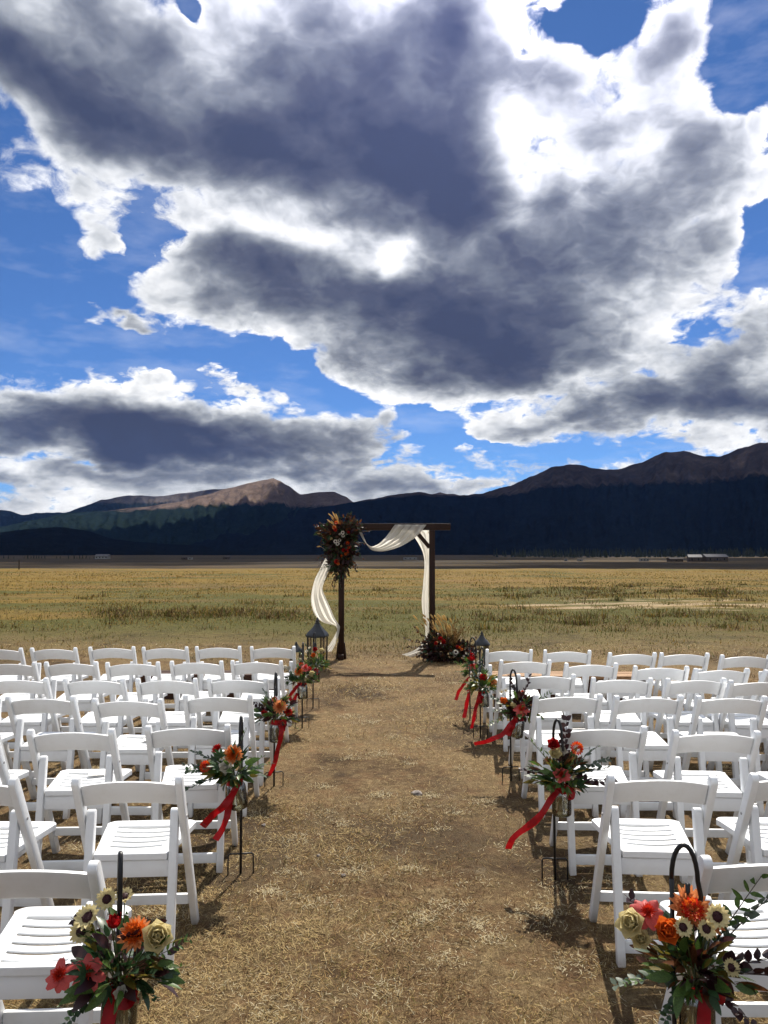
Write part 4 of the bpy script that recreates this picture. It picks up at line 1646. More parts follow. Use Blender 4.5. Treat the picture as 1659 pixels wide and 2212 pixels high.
BOUQ = {
    ('left', 0): dict(
        flowers=[('anemone', -.095, -.03, .195, .036), ('anemone', -.062, .02, .225, .030), ('anemone', -.115, -.02, .150, .032), ('tulip', -.020, -.03, .170, .040), ('anemone', -.012, .02, .235, .026),
                 ('dahlia_orange', .040, -.02, .150, .052), ('rose_cream', .100, -.03, .150, .052), ('zinnia', -.155, -.05, .045, .046), ('zinnia', -.075, -.07, .065, .050), ('rose_white', .02, -.06, .01, .022)],
        leaves=std_leaves(('green', 13), ('deep', 16), ('wine', 9), ('olive', 4)),
        sprigs=[('green', .9, .1, .55, .19), ('green', .95, .0, .25, .17), ('green', -.8, -.3, -.25, .15), ('deep', -.6, -.4, -.45, .17), ('wine', -.8, .2, .65, .19), ('deep', .6, -.4, .0, .14)],
        tails=[[(0.0, -.042), (-.010, -.070, -.06), (-.030, -.085, -.14), (-.045, -.07, -.22), (-.070, -.06, -.30)], [(0.02, -.04), (.035, -.05, -.02), (.040, -.03, .0), (.03, .0, -.05)]],
        desc='big loose bouquet with pink and cream blooms hung at the front left of the aisle'),
    ('left', 1): dict(
        flowers=[('pompon', -.125, -.04, .095, .042), ('dahlia_red', -.072, .02, .165, .034), ('dahlia_orange', .018, -.03, .135, .056), ('rose_white', -.022, -.06, .085, .040), ('rose_white', -.012, -.05, .055, .030), ('filler', -.05, .0, .12, .02)],
        leaves=std_leaves(('green', 14), ('deep', 14), ('olive', 4)),
        sprigs=[('sage', -.9, -.1, .45, .25), ('deep', -.95, .1, .25, .24), ('green', .95, .0, .45, .17), ('green', .9, .1, .15, .19), ('deep', -.95, -.2, .0, .23), ('olive' if False else 'green', .3, .1, .9, .22), ('sage', -.8, .2, .65, .24)],
        tails=[[(0.02, -.042), (-.015, -.08, -.08), (-.075, -.09, -.14), (-.125, -.06, -.19), (-.15, -.04, -.22)], [(0.01, -.042), (-.02, -.05, -.12), (-.035, -.05, -.20), (-.075, -.06, -.27)]],
        desc='bouquet with an orange dahlia, a dark red pompon and a white rose on the left'),
    ('left', 2): dict(
        flowers=[('dahlia_peach', .030, -.05, .110, .058), ('dahlia_red', .085, -.03, .070, .036), ('pompon', -.015, .0, .150, .026), ('dahlia_orange', .030, -.055, .112, .040), ('rose_red', -.085, -.03, .055, .028)],
        leaves=std_leaves(('green', 12), ('olive', 8), ('wine', 12), ('deep', 6)),
        sprigs=[('wine', -.95, .0, .45, .25), ('wine', -.9, -.1, .6, .22), ('green', .8, -.2, -.3, .17), ('green', .4, .0, 1, .17), ('sage', -.4, .1, .9, .2)],
        tails=[[(0.03, -.035), (.045, -.06, -.06), (.030, -.07, -.16), (.0, -.06, -.27), (-.03, -.06, -.36)], [(0.02, -.04), (.06, -.04, .0), (.05, -.02, -.05)]],
        desc='bouquet with one large peach dahlia over burgundy leaves on the left'),
    ('left', 3): dict(
        flowers=[('dahlia_orange', -.020, -.04, .110, .055), ('zinnia', .040, -.03, .150, .046), ('dahlia_red', .070, -.01, .130, .034), ('rose_cream', .100, -.04, .080, .040), ('rose_white', -.16, .0, .15, .034), ('rose_white', -.12, .02, .14, .03), ('pompon', .0, .02, .17, .03)],
        leaves=std_leaves(('deep', 14), ('green', 12), ('wine', 5)),
        sprigs=[('deep', -.95, .0, .3, .24), ('green', -.9, -.1, .1, .22), ('green', -.5, -.2, -.1, .18), ('sage', -.8, .1, .55, .23)],
        tails=[[(-.03, -.035), (-.07, -.05, -.05), (-.11, -.05, -.12), (-.085, -.05, -.17), (-.05, -.03, -.11)]],
        desc='bouquet of red and orange blooms with white ones at its left side'),
    ('left', 4): dict(
        flowers=[('rose_red', -.010, -.02, .200, .034), ('rose_cream', .060, -.02, .190, .036), ('rose_orange', -.020, -.04, .140, .034), ('filler', -.10, .0, .18, .026), ('filler', -.07, .0, .22, .02)],
        leaves=std_leaves(('olive', 14), ('green', 12), ('deep', 8)),
        sprigs=[('green', -.8, .0, .7, .22), ('deep', -.4, .1, .95, .24), ('green', -.7, -.1, .3, .2)],
        tails=[[(0.0, -.04), (.02, -.06, -.03), (.01, -.05, -.06), (-.01, -.03, -.03)]],
        desc='yellowish green bouquet with one red and one cream rose, closest to the large lantern'),
    ('right', 0): dict(
        flowers=[('dahlia_peach', -.020, .0, .215, .068), ('pompon', -.020, -.03, .225, .040), ('rose_orange', -.100, -.04, .165, .044), ('zinnia', -.140, .0, .205, .050), ('anemone', -.060, -.06, .190, .027), ('anemone', .002, -.07, .190, .028),
                 ('anemone', .038, -.06, .220, .034), ('dahlia_peach', .040, .0, .180, .050), ('rose_cream', -.185, -.01, .175, .050), ('anemone', .070, -.07, .085, .025), ('rose_cream', -.165, -.02, .135, .035)],
        leaves=std_leaves(('deep', 16), ('green', 14), ('olive', 7), ('wine', 9), ('rust', 8)),
        sprigs=[('sage', .75, .1, .85, .30), ('green', .7, .2, 1.0, .34), ('deep', -.7, -.4, -.5, .17), ('wine', .95, -.1, .35, .29), ('wine', .9, -.2, .15, .30), ('wine', .6, -.3, -.4, .2), ('green', -.9, -.1, .0, .2), ('sage', -.95, .1, -.1, .22), ('wine', -.7, .2, .9, .25)],
        tails=[[(0.01, -.042), (-.010, -.075, -.05), (-.030, -.09, -.12), (-.070, -.07, -.20), (-.12, -.05, -.28)], [(0.03, -.03), (.05, -.05, .0), (.06, -.03, .02), (.04, -.0, -.03)]],
        desc='big bouquet with orange and dark-eyed cream blooms at the front right of the aisle'),
    ('right', 1): dict(
        flowers=[('pompon', .075, -.02, .195, .044), ('rose_red', -.030, .02, .205, .038), ('rose_cream', -.030, .0, .160, .040), ('zinnia', -.010, -.07, .075, .046), ('rose_white', .01, .01, .17, .03)],
        leaves=std_leaves(('olive', 15), ('deep', 12), ('green', 9), ('rust', 8)),
        sprigs=[('green', -.6, .1, .95, .25), ('sage', .95, .0, .5, .25), ('deep', .95, .1, .3, .24), ('wine', .95, -.1, .05, .27), ('wine', -.8, -.1, .3, .2), ('sage', .8, .1, .8, .24), ('wine', .1, .1, 1, .30)],
        tails=[[(-.025, -.038), (-.07, -.07, -.05), (-.13, -.08, -.13), (-.20, -.08, -.19), (-.27, -.09, -.235), (-.285, -.09, -.27)], [(0.02, -.04), (.04, -.05, -.01), (.04, -.04, -.04), (.02, -.04, -.03)]],
        desc='bouquet of golden brown leaves with a scarlet pompon on the right of the aisle'),
    ('right', 2): dict(
        flowers=[('zinnia', .000, -.06, .070, .062), ('rose_orange', -.130, -.02, .095, .034), ('filler', -.150, .0, .16, .028), ('filler', -.12, .0, .175, .024), ('rose_cream', -.060, -.03, .075, .030), ('dahlia_peach', .095, .0, .09, .030), ('pompon', .01, .02, .17, .025)],
        leaves=std_leaves(('wine', 15), ('olive', 9), ('green', 11), ('deep', 5)),
        sprigs=[('green', .8, .0, .8, .26), ('wine', -.3, .1, .95, .26), ('wine', .1, .1, 1, .27), ('green', -.7, -.2, -.3, .24), ('sage', -.9, .0, .4, .22), ('green', -.9, -.1, .0, .18)],
        tails=[[(-.02, -.04), (-.07, -.06, -.04), (-.13, -.07, -.11), (-.22, -.07, -.15), (-.32, -.08, -.18)], [(-.03, -.035), (-.05, -.05, -.05), (-.08, -.05, -.11)]],
        desc='bouquet with a coral daisy-like flower below burgundy leaves on the right'),
    ('right', 3): dict(
        flowers=[('rose_red', .000, -.04, .105, .048), ('dahlia_peach', .090, -.02, .070, .048), ('anemone', -.110, -.03, .095, .026), ('rose_white', -.02, .0, .13, .03), ('filler', -.13, -.02, .07, .02), ('rose_white', .04, .0, .12, .028)],
        leaves=std_leaves(('green', 15), ('olive', 14), ('deep', 8)),
        sprigs=[('green', -.8, .0, .3, .2), ('green', .5, .1, .8, .18), ('green', -.7, -.1, -.2, .18), ('deep', -.4, .1, .8, .2)],
        tails=[[(-.03, -.035), (-.05, -.06, -.08), (-.085, -.06, -.20), (-.105, -.05, -.32)], [(-.03, -.035), (-.02, -.05, -.05), (-.03, -.05, -.09)]],
        desc='leafy green bouquet with a red rose and a peach dahlia on the right'),
    ('right', 4): dict(
        flowers=[('rose_red', -.040, -.01, .155, .050), ('zinnia', -.035, -.05, .100, .048), ('anemone_white', .045, -.02, .130, .030), ('anemone_white', .095, -.02, .09, .024), ('rose_red', -.03, .02, .20, .03)],
        leaves=std_leaves(('green', 14), ('deep', 12), ('wine', 5)),
        sprigs=[('green', -.8, .0, .5, .22), ('deep', .4, .0, .9, .22), ('green', -.9, -.1, .1, .2), ('green', .8, .1, .6, .2)],
        tails=[[(-.03, -.035), (-.08, -.06, -.03), (-.13, -.07, -.09), (-.17, -.06, -.14), (-.20, -.06, -.22)], [(-.03, -.035), (-.07, -.06, -.10), (-.08, -.05, -.20), (-.10, -.04, -.32), (-.115, -.04, -.40)]],
        desc='bouquet with deep red blooms and small white ones, closest to the grey-roofed lantern'),
}


def build_aisle():
    for side, hooks in (('left', L_HOOKS), ('right', R_HOOKS)):
        for i, (px, y, turn) in enumerate(hooks):
            x = (px - 829.5) / 1662.0 * y
            nm = pos_name(side, i)
            h = 0.84 if i == 0 else 0.83
            tip = hook_stand(f'black iron shepherd hook, {ORD[i + 1]} from the camera on the {side} side of the aisle', x, y, turn, h, RND.uniform(-.25, .25) * (1 if i else 0))
            d = BOUQ[(side, i)]
            tl = {('left', 1): (0.05, -0.16), ('right', 2): (0.0, 0.14)}.get((side, i), (RND.uniform(-.04, .04), RND.uniform(-.06, .06)))
            jar_bouquet(nm, tip, d['flowers'], d['leaves'], d['sprigs'], d['tails'], 100 + i * 7 + (50 if side == 'right' else 0), desc=d['desc'], jar_tilt=tl, drop={('left', 0): .185, ('right', 0): .225, ('left', 1): .145, ('right', 1): .16}.get((side, i), 0.17 if i < 3 else 0.215))


build_aisle()
# ------------------------------------------------------------------ the two arrangements at the arch
def spike(mb, p, d, L, r):
    """a soft seed head"""
    d = Vector(d).normalized()
    p = Vector(p)
    pts = [p + d * L * t for t in (0, .15, .4, .7, .9, 1)]
    mb.tube(pts, [r * .4, r * .9, r, r * .85, r * .5, r * .1], 6)


def foliage(mb, n, centre, radii, rnd, s0, s1, mats, dir_bias=(0, 0, 0), shell=0.35, w=0.42):
    for _ in range(n):
        d = Vector((rnd.gauss(0, 1), rnd.gauss(0, 1), rnd.gauss(0, 1))).normalized()
        r = shell + (1 - shell) * rnd.random() ** 0.6
        p = Vector((centre[0] + d.x * radii[0] * r, centre[1] + d.y * radii[1] * r, centre[2] + d.z * radii[2] * r))
        p += Vector((noise.noise(p * 7), noise.noise(p * 7 + Vector((9, 0, 0))), noise.noise(p * 7 + Vector((0, 9, 0))))) * .07
        st = len(mb.v)
        mb.cur = rnd.randrange(mats)
        L = rnd.uniform(s0, s1)
        leaf_strip(mb, L, L * w, rnd.uniform(.1, .6), .25, 3)
        dd = d + Vector(dir_bias) + Vector((rnd.uniform(-.7, .7), rnd.uniform(-.7, .7), rnd.uniform(-.7, .7)))
        mb.xform(Matrix.Translation(p) @ orient(dd, rnd.uniform(-2, 2)).to_matrix().to_4x4(), st)


def stray(mb, p0, d, L, rnd, nl, mats, size=.035, droop=.25):
    """a thin branch with leaves that leaves the mass"""
    d = Vector(d).normalized()
    p0 = Vector(p0)
    pts = [p0 + d * L * t + Vector((0, 0, -droop * L * t * t)) + Vector((noise.noise(p0 * 5 + Vector((t * 2, 0, 0))), 0, noise.noise(p0 * 5 + Vector((0, t * 2, 0))))) * .04 * t for t in [i / 7 for i in range(8)]]
    mb.cur = mats
    mb.tube(pts, [.004 * (1 - .7 * i / 7) for i in range(8)], 4)
    for k in range(nl):
        t = .25 + .75 * k / nl
        i = min(6, int(t * 7))
        p = pts[i].lerp(pts[i + 1], t * 7 - i)
        mb.cur = rnd.randrange(mats)
        st = len(mb.v)
        L2 = size * rnd.uniform(.7, 1.3)
        leaf_strip(mb, L2, L2 * .5, .3, .25, 3)
        dd = d * .6 + Vector((rnd.uniform(-1, 1), rnd.uniform(-1, 1), rnd.uniform(-1, 1)))
        mb.xform(Matrix.Translation(p) @ orient(dd, rnd.uniform(-2, 2)).to_matrix().to_4x4(), st)


def upper_arrangement():
    rnd = random.Random(21)
    t = thing('floral_arrangement', 'dark burgundy floral arrangement fixed to the upper left corner of the arch', 'flower arrangement', (-0.70, ARCH_Y, 1.82))
    mats = [ML['wine'], ML['deep'], ML['rust'], ML['twig'], ML['deep'], ML['wine']]
    mb = MB()
    foliage(mb, 900, (0, -.10, .02), (.27, .19, .34), rnd, .05, .10, 6, (0, -.3, -.1), .25)
    foliage(mb, 420, (-.06, -.10, .22), (.27, .17, .19), rnd, .05, .11, 6, (-.3, -.2, .3), .3)
    foliage(mb, 320, (.14, -.08, .27), (.19, .15, .22), rnd, .04, .08, 3, (.2, -.2, .6), .3)
    foliage(mb, 420, (-.02, -.10, -.27), (.18, .15, .24), rnd, .05, .10, 6, (-.25, -.2, -.6), .3)
    mb_mats = mats
    o = link('foliage', mb.mesh('upper_foliage', mb_mats, smooth=True), t)
    o['kind'] = 'stuff'
    mb = MB()
    for (p, d, L, n) in [((-.15, -.1, -.05), (-1, -.1, -.15), .26, 12), ((-.15, -.1, .05), (-1, 0, .2), .22, 10), ((-.1, -.1, -.3), (-.8, 0, -.9), .28, 16), ((-.05, -.1, -.35), (-.45, 0, -1), .26, 16),
                         ((.05, -.1, .35), (.15, 0, 1), .26, 14), ((.15, -.1, .3), (.6, 0, .9), .26, 14), ((.2, -.1, .2), (1, 0, .35), .24, 12), ((.15, -.1, -.1), (.9, 0, -.7), .22, 10), ((0, -.1, -.4), (.0, 0, -1), .22, 12),
                         ((-.2, -.1, .25), (-1, 0, .25), .2, 10), ((.2, -.05, .05), (1, 0, -.2), .16, 9), ((-.2, -.1, -.15), (-1, 0, -.5), .22, 10), ((.12, -.1, -.25), (.35, 0, -1), .16, 10)]:
        for q in range(3):
            j = Vector((rnd.uniform(-.5, .5), rnd.uniform(-.3, .2), rnd.uniform(-.5, .5)))
            stray(mb, Vector(p) + j * .12, Vector(d) + j, L * rnd.uniform(.7, 1.15), rnd, n, 3)
    o = link('branches', mb.mesh('upper_branches', [ML['wine'], ML['deep'], ML['rust'], ML['twig']], smooth=True), t)
    o['kind'] = 'stuff'
    # pale bunny-tail seed heads
    for k, (x, z, dx, dz, L) in enumerate([(-.10, .40, -.55, .8, .12), (-.07, .44, -.5, .9, .14), (-.13, .36, -.8, .65, .12), (-.04, .42, -.35, .9, .12), (-.09, .34, -.7, .75, .11), (-.03, .36, -.3, .9, .10), (-.12, .46, -.7, .6, .11),
                                           (-.33, .20, -1, .15, .055), (-.24, .14, -1, .02, .05), (-.33, .00, -1, -.15, .06), (-.24, .03, -1, .05, .05)]):
        m2 = MB()
        spike(m2, (x, -.14, z), (dx, -.1, dz), L, .013)
        m2.tube([(x - dx * -.0, -.14, z), (x * .5, -.1, z - .12)], .0022, 4)
        link('grass_plume', m2.mesh('grass_plume', ML['straw'], smooth=True), t)
    fl = [('anemone_white', .040, .215, .044), ('anemone_white', .045, .165, .040), ('anemone_white', -.075, .075, .046), ('anemone_white', -.040, .035, .046), ('anemone_white', -.015, .090, .040), ('rose_white', -.010, .19, .034),
          ('rose_cream', -.14, .115, .040), ('pompon', .115, .045, .052), ('rose_red', .130, .215, .036), ('rose_red', .055, -.065, .050), ('pompon', .135, -.020, .044), ('rose_red', .115, -.065, .036), ('rose_orange', .085, -.125, .038),
          ('rose_orange', .02, -.155, .028), ('pompon', -.065, .375, .050), ('dahlia_orange', -.095, .300, .052), ('dahlia_red', -.075, .255, .045), ('dahlia_red', -.06, -.25, .06), ('rose_orange', -.155, .19, .022), ('dahlia_orange', -.03, -.28, .04),
          ('pompon', .12, -.10, .03), ('rose_cream', .02, .0, .026)]
    for kind, x, z, s in fl:
        flower(kind, t, (x, -.27 - .05 * rnd.random(), z), (x * 1.2 + rnd.uniform(-.2, .2), -1, .25 + rnd.uniform(-.2, .3)), s * .74, rnd.uniform(0, 6))


def lower_arrangement():
    rnd = random.Random(33)
    cx = 0.98
    cy = ARCH_Y - 0.25
    t = thing('floral_arrangement', 'dark floral arrangement with dry grasses on the ground at the right post', 'flower arrangement', (cx, cy, ground_z(cx, cy)))
    mb = MB()
    foliage(mb, 1100, (.04, -.02, .12), (.40, .28, .17), rnd, .05, .10, 5, (0, -.3, .2), .25)
    foliage(mb, 420, (-.12, 0, .30), (.24, .2, .16), rnd, .05, .09, 5, (-.3, -.2, .4), .3)
    foliage(mb, 300, (.30, -.05, .17), (.18, .18, .12), rnd, .04, .08, 5, (.4, -.2, .3), .3)
    o = link('foliage', mb.mesh('lower_foliage', [ML['wine'], ML['deep'], ML['rust'], ML['twig'], ML['wine']], smooth=True), t)
    o['kind'] = 'stuff'
    mb = MB()
    for (p, d, L, n) in [((-.25, 0, .25), (-1, 0, .30), .48, 22), ((-.2, 0, .30), (-.8, 0, .65), .42, 20), ((-.3, 0, .22), (-1, 0, .05), .30, 14), ((.30, 0, .2), (.8, 0, .75), .28, 14), ((.35, 0, .12), (1, 0, .25), .22, 12),
                         ((-.1, -.05, .35), (-.5, 0, 1), .22, 12), ((-.25, -.1, .1), (-1, -.1, .1), .22, 10)]:
        stray(mb, p, d, L, rnd, n, 3, .045, .12)
    o = link('branches', mb.mesh('lower_branches', [ML['wine'], ML['wine'], ML['rust'], ML['twig']], smooth=True), t)
    o['kind'] = 'stuff'
    # brown seed stalks fanning up
    mb = MB()
    for k in range(70):
        x0 = rnd.uniform(-.02, .16)
        d = Vector((rnd.uniform(-.25, .75), rnd.uniform(-.3, .2), 1)).normalized()
        L = rnd.uniform(.28, .52)
        p0 = Vector((x0, rnd.uniform(-.1, .1), .15))
        mb.cur = 0
        mb.tube([p0, p0 + d * L * .5 + Vector((0, 0, .01)), p0 + d * L], [.0028, .0022, .0014], 4)
        for q in range(rnd.randrange(3, 7)):
            tq = rnd.uniform(.45, 1.0)
            mb.cur = 1
            st = len(mb.v)
            leaf_strip(mb, rnd.uniform(.02, .04), .014, .2, .2, 2)
            mb.xform(Matrix.Translation(p0 + d * L * tq) @ orient(d + Vector((rnd.uniform(-1, 1), rnd.uniform(-1, 1), rnd.uniform(-.3, 1))), rnd.uniform(-2, 2)).to_matrix().to_4x4(), st)
    o = link('seed_stalks', mb.mesh('seed_stalks', [principled('brown_stalk', (0.24, 0.135, 0.034), .7, var=.4, scale=30), principled('brown_seed', (0.19, 0.090, 0.024), .7, var=.5, scale=40, translucent=.2)]), t)
    o['kind'] = 'stuff'
    for k in range(34):
        x = rnd.uniform(-.22, .10)
        z = rnd.uniform(.40, .70)
        if k < 7:
            x, z = rnd.uniform(-.46, -.22), rnd.uniform(.48, .70)
        m2 = MB()
        dx = -.45 + rnd.uniform(-.25, .25) - (.3 if k < 7 else 0)
        L = rnd.uniform(.06, .11)
        spike(m2, (x, -.05 + rnd.uniform(-.1, .1), z), (dx, 0, .85), L, .016)
        m2.tube([(x, -.05, z), (x - dx * .22, -.03, z - .2), (0.0 + rnd.uniform(-.05, .1), 0, .18)], .0022, 4)
        link('grass_plume', m2.mesh('grass_plume', ML['straw'], smooth=True), t)
    for kind, x, z, s in [('rose_red', -.10, .375, .050), ('rose_red', -.055, .330, .052), ('anemone_white', .135, .175, .050), ('rose_white', .12, .130, .050), ('rose_orange', .19, .235, .034), ('dahlia_orange', .23, .21, .034), ('dahlia_red', .17, .25, .04),
                          ('filler', .30, .15, .03), ('filler', .26, .11, .03), ('rose_cream', .34, .13, .028), ('dahlia_red', .36, .18, .03), ('dahlia_red', -.17, .31, .04)]:
        flower(kind, t, (x, -.27 - .05 * rnd.random() + .15 * abs(x), z), (x + rnd.uniform(-.2, .2), -.9, .5 + rnd.uniform(-.2, .3)), s * .85, rnd.uniform(0, 6))


upper_arrangement()
lower_arrangement()
# ------------------------------------------------------------------ grass: dry blades round the seats, tufts in the meadow
def np_noise(x, y, s, seed):
    """smooth value noise on arrays"""
    x = x * s + seed * 17.3
    y = y * s + seed * 9.1
    xi, yi = np.floor(x).astype(np.int64), np.floor(y).astype(np.int64)
    fx, fy = x - xi, y - yi
    fx, fy = fx * fx * (3 - 2 * fx), fy * fy * (3 - 2 * fy)

    def h(a, b):
        n = (a * 374761393 + b * 668265263) & 0x7fffffff
        n = ((n ^ (n >> 13)) * 1274126177) & 0x7fffffff
        return ((n ^ (n >> 16)) & 0xffff) / 65535.0
    return (h(xi, yi) * (1 - fx) + h(xi + 1, yi) * fx) * (1 - fy) + (h(xi, yi + 1) * (1 - fx) + h(xi + 1, yi + 1) * fx) * fy


def fbm(x, y, s, seed):
    return 0.5 * np_noise(x, y, s, seed) + 0.3 * np_noise(x, y, s * 2.1, seed + 1) + 0.2 * np_noise(x, y, s * 4.3, seed + 2)


def blades(name, x, y, L, W, lean, curl, head, z0, mats, midx, label_kind='stuff'):
    """curved blades, two quads and a tip each, as one mesh"""
    n = len(x)
    ch, sh = np.cos(head), np.sin(head)
    V = np.zeros((n, 7, 3), np.float32)
    for k, t in enumerate((0.0, 0.38, 0.72, 1.0)):
        ang = lean + curl * t                      # angle above the ground
        r = L * t * np.cos(ang)
        h = L * t * np.sin(ang)
        hd = head + 0.55 * curl * t * np.sign(np.sin(head * 7))
        cx = x + r * np.cos(hd)
        cy = y + r * np.sin(hd)
        cz = z0 + h
        w = W * (1 - 0.55 * t) * 0.5
        px_, py_ = -np.sin(hd) * w, np.cos(hd) * w
        if k < 3:
            V[:, 2 * k, 0], V[:, 2 * k, 1], V[:, 2 * k, 2] = cx - px_, cy - py_, cz
            V[:, 2 * k + 1, 0], V[:, 2 * k + 1, 1], V[:, 2 * k + 1, 2] = cx + px_, cy + py_, cz
        else:
            V[:, 6, 0], V[:, 6, 1], V[:, 6, 2] = cx, cy, cz
    b = (np.arange(n) * 7)[:, None]
    tri = np.array([[0, 1, 3], [0, 3, 2], [2, 3, 5], [2, 5, 4], [4, 5, 6]])
    F = (b[:, None, :] + tri[None, :, :]).reshape(-1, 3)
    me = bpy.data.meshes.new(name)
    me.vertices.add(n * 7)
    me.vertices.foreach_set('co', V.reshape(-1))
    me.loops.add(len(F) * 3)
    me.loops.foreach_set('vertex_index', F.astype(np.int32).ravel())
    me.polygons.add(len(F))
    me.polygons.foreach_set('loop_start', np.arange(0, len(F) * 3, 3, dtype=np.int32))
    for m in mats:
        me.materials.append(m)
    me.polygons.foreach_set('material_index', np.repeat(midx, 5).astype(np.int32))
    me.update(calc_edges=True)
    o = link(name, me)
    o['kind'] = label_kind
    return o


def ground_arr(x, y):
    return np.array([ground_z(a, b) for a, b in zip(x, y)])


def build_grass():
    R = np.random.default_rng(4)
    gm = [principled('blade_straw', (0.40, 0.295, 0.135), .8, var=.3, scale=9, translucent=.25, spec=.25), principled('blade_tan', (0.26, 0.165, 0.062), .85, var=.3, scale=9, translucent=.2, spec=.2),
          principled('blade_brown', (0.105, 0.058, 0.025), .9, var=.3, scale=9, spec=.15), principled('blade_pale', (0.52, 0.45, 0.29), .8, var=.2, scale=9, translucent=.25, spec=.25),
          principled('blade_olive', (0.125, 0.100, 0.024), .85, var=.3, scale=9, translucent=.25, spec=.2), principled('blade_green', (0.070, 0.086, 0.015), .85, var=.3, scale=9, translucent=.3, spec=.2),
          principled('blade_gold', (0.25, 0.160, 0.032), .85, var=.3, scale=9, translucent=.3, spec=.2)]
    # --- round the seats: short trodden straw, thick in patches and worn off in others
    n = 470000
    d = 1.75 * (14.5 / 1.75) ** (R.random(n) ** 0.85)
    u = R.uniform(-0.62, 0.62, n)
    x = u * d + R.normal(0, .05, n)
    y = d
    cov = fbm(x, y, 1.3, 1) * .55 + fbm(x, y, 4.5, 2) * .45
    wear = fbm(x, y, .55, 7)
    keep = R.random(n) < np.clip((cov - .36) * 4.2, .10, 1.0) * np.clip((wear - .33) * 4.5, .18, 1.0)
    x, y, d, cov = x[keep], y[keep], d[keep], cov[keep]
    n = len(x)
    L = R.uniform(.012, .042, n) * (1 + .07 * d)
    W = (0.0006 + 0.00054 * d) * R.uniform(.7, 1.4, n)
    lean = np.abs(R.normal(.28, .28, n))
    curl = R.uniform(-.9, .35, n)
    head = R.uniform(0, 2 * pi, n)
    mi = R.choice([0, 1, 2, 3, 4], n, p=[.24, .28, .30, .06, .12])
    tone = fbm(x, y, .8, 12)
    mi = np.where((tone > .60) & (R.random(n) < .5), 0, mi)
    mi = np.where((tone < .42) & (R.random(n) < .6), 2, mi)
    blades('dry_grass', x, y, L, W, lean, curl, head, ground_arr(x, y) + .001, gm, mi)
    # --- pale dead clumps trodden flat
    cl = []
    for (px, py) in [(560, 1760), (640, 1815), (735, 1780), (760, 1880), (885, 1880), (940, 1790), (985, 1755), (915, 1985), (965, 1960), (845, 2030), (960, 2070), (660, 2160), (1000, 1660), (880, 1650), (800, 1560), (760, 1640),
                     (1040, 2000), (700, 1700), (580, 1930), (820, 1720), (1110, 1830), (930, 1720), (870, 1760), (1150, 1985), (560, 2190), (1010, 1905), (690, 1950), (1230, 2080), (905, 1600), (830, 2140), (1040, 1735), (620, 1885)]:
        p = at_z(px, py, 0)
        cl.append((p.x, p.y))
    rr = random.Random(8)
    for _ in range(40):
        yy = rr.uniform(3, 11)
        cl.append((rr.uniform(-.55, .55) * yy, yy))
    xs, ys = [], []
    for (cx, cy) in cl:
        k = rr.randrange(90, 260)
        s = rr.uniform(.025, .06)
        xs.append(R.normal(cx, s * 1.5, k))
        ys.append(R.normal(cy, s * 1.3, k))
    x, y = np.concatenate(xs), np.concatenate(ys)
    n = len(x)
    d = y
    blades('dead_grass_clumps', x, y, R.uniform(.012, .032, n), (.0012 + .0005 * d) * R.uniform(.7, 1.3, n), np.abs(R.normal(.35, .3, n)), R.uniform(-1, .4, n), R.uniform(0, 2 * pi, n), ground_arr(x, y) + .003, gm,
           R.choice([0, 2, 3], n, p=[.25, .20, .55]))
    # --- the meadow: standing tufts, longer and sparser with distance
    n = 120000
    d = 12.5 * (75.0 / 12.5) ** (R.random(n) ** 1.1)
    u = R.uniform(-0.60, 0.60, n)
    x = u * d
    y = d + R.normal(0, .1, n)
    tuft = fbm(x, y, .5, 21) * .6 + fbm(x, y, 2.0, 22) * .4
    bare = ((np.abs(x - 8.5) < 7) & (np.abs(y - 25.5) < 3.0))
    keep = (R.random(n) < np.clip((tuft - .36) * 5, .05, 1)) & ~(bare & (tuft < .58)) & (R.random(n) < np.clip((y - 11.5) / 10, 0, 1))
    x, y, d, tuft = x[keep], y[keep], d[keep], tuft[keep]
    n = len(x)
    L = R.uniform(.04, .10, n) * np.clip(.55 + 1.6 * (tuft - .35), .5, 1.6) * (1 + .008 * d)
    W = (0.0022 + 0.00062 * d) * R.uniform(.7, 1.4, n)
    lean = np.clip(R.normal(1.05, .3, n), .3, 1.5)
    band = .5 + 1.7 * (fbm(x * .18, y, .22, 31) - .5) + .008 * (d - 34)
    p_g = np.clip((.76 - band) * 2.4, 0, 1)
    r = R.random(n)
    mi = np.where(r < p_g * .55, 4, np.where(r < p_g * .80, 5, np.where(r < .74, 6, np.where(r < .88, 1, 2))))
    blades('meadow_grass', x, y, L, W, lean, R.uniform(-.9, .1, n), R.uniform(0, 2 * pi, n), ground_arr(x, y), gm, mi)
    # --- dark tussocks and sage in the middle distance
    xs, ys, ss = [], [], []
    rr = random.Random(15)
    spots = []
    for _ in range(70):
        spots.append((rr.uniform(1080, 1600), rr.gauss(1284, 9), 1.0))
    for _ in range(60):
        spots.append((rr.uniform(180, 640), rr.gauss(1330, 6), 1.0))
    for _ in range(50):
        spots.append((rr.uniform(0, 1659), rr.uniform(1262, 1370), .8))
    for _ in range(40):
        spots.append((rr.uniform(940, 1659), rr.gauss(1338, 8), 1.0))
    for (px, py, sc_) in spots:
        p = at_z(px, py, 0)
        if p.y < 13:
            continue
        k = rr.randrange(25, 90)
        s = rr.uniform(.10, .28) * sc_
        xs.append(R.normal(p.x, s * 1.6, k))
        ys.append(R.normal(p.y, s, k))
        ss.append(np.full(k, rr.uniform(.6, 1.3)))
    x, y, s_ = np.concatenate(xs), np.concatenate(ys), np.concatenate(ss)
    n = len(x)
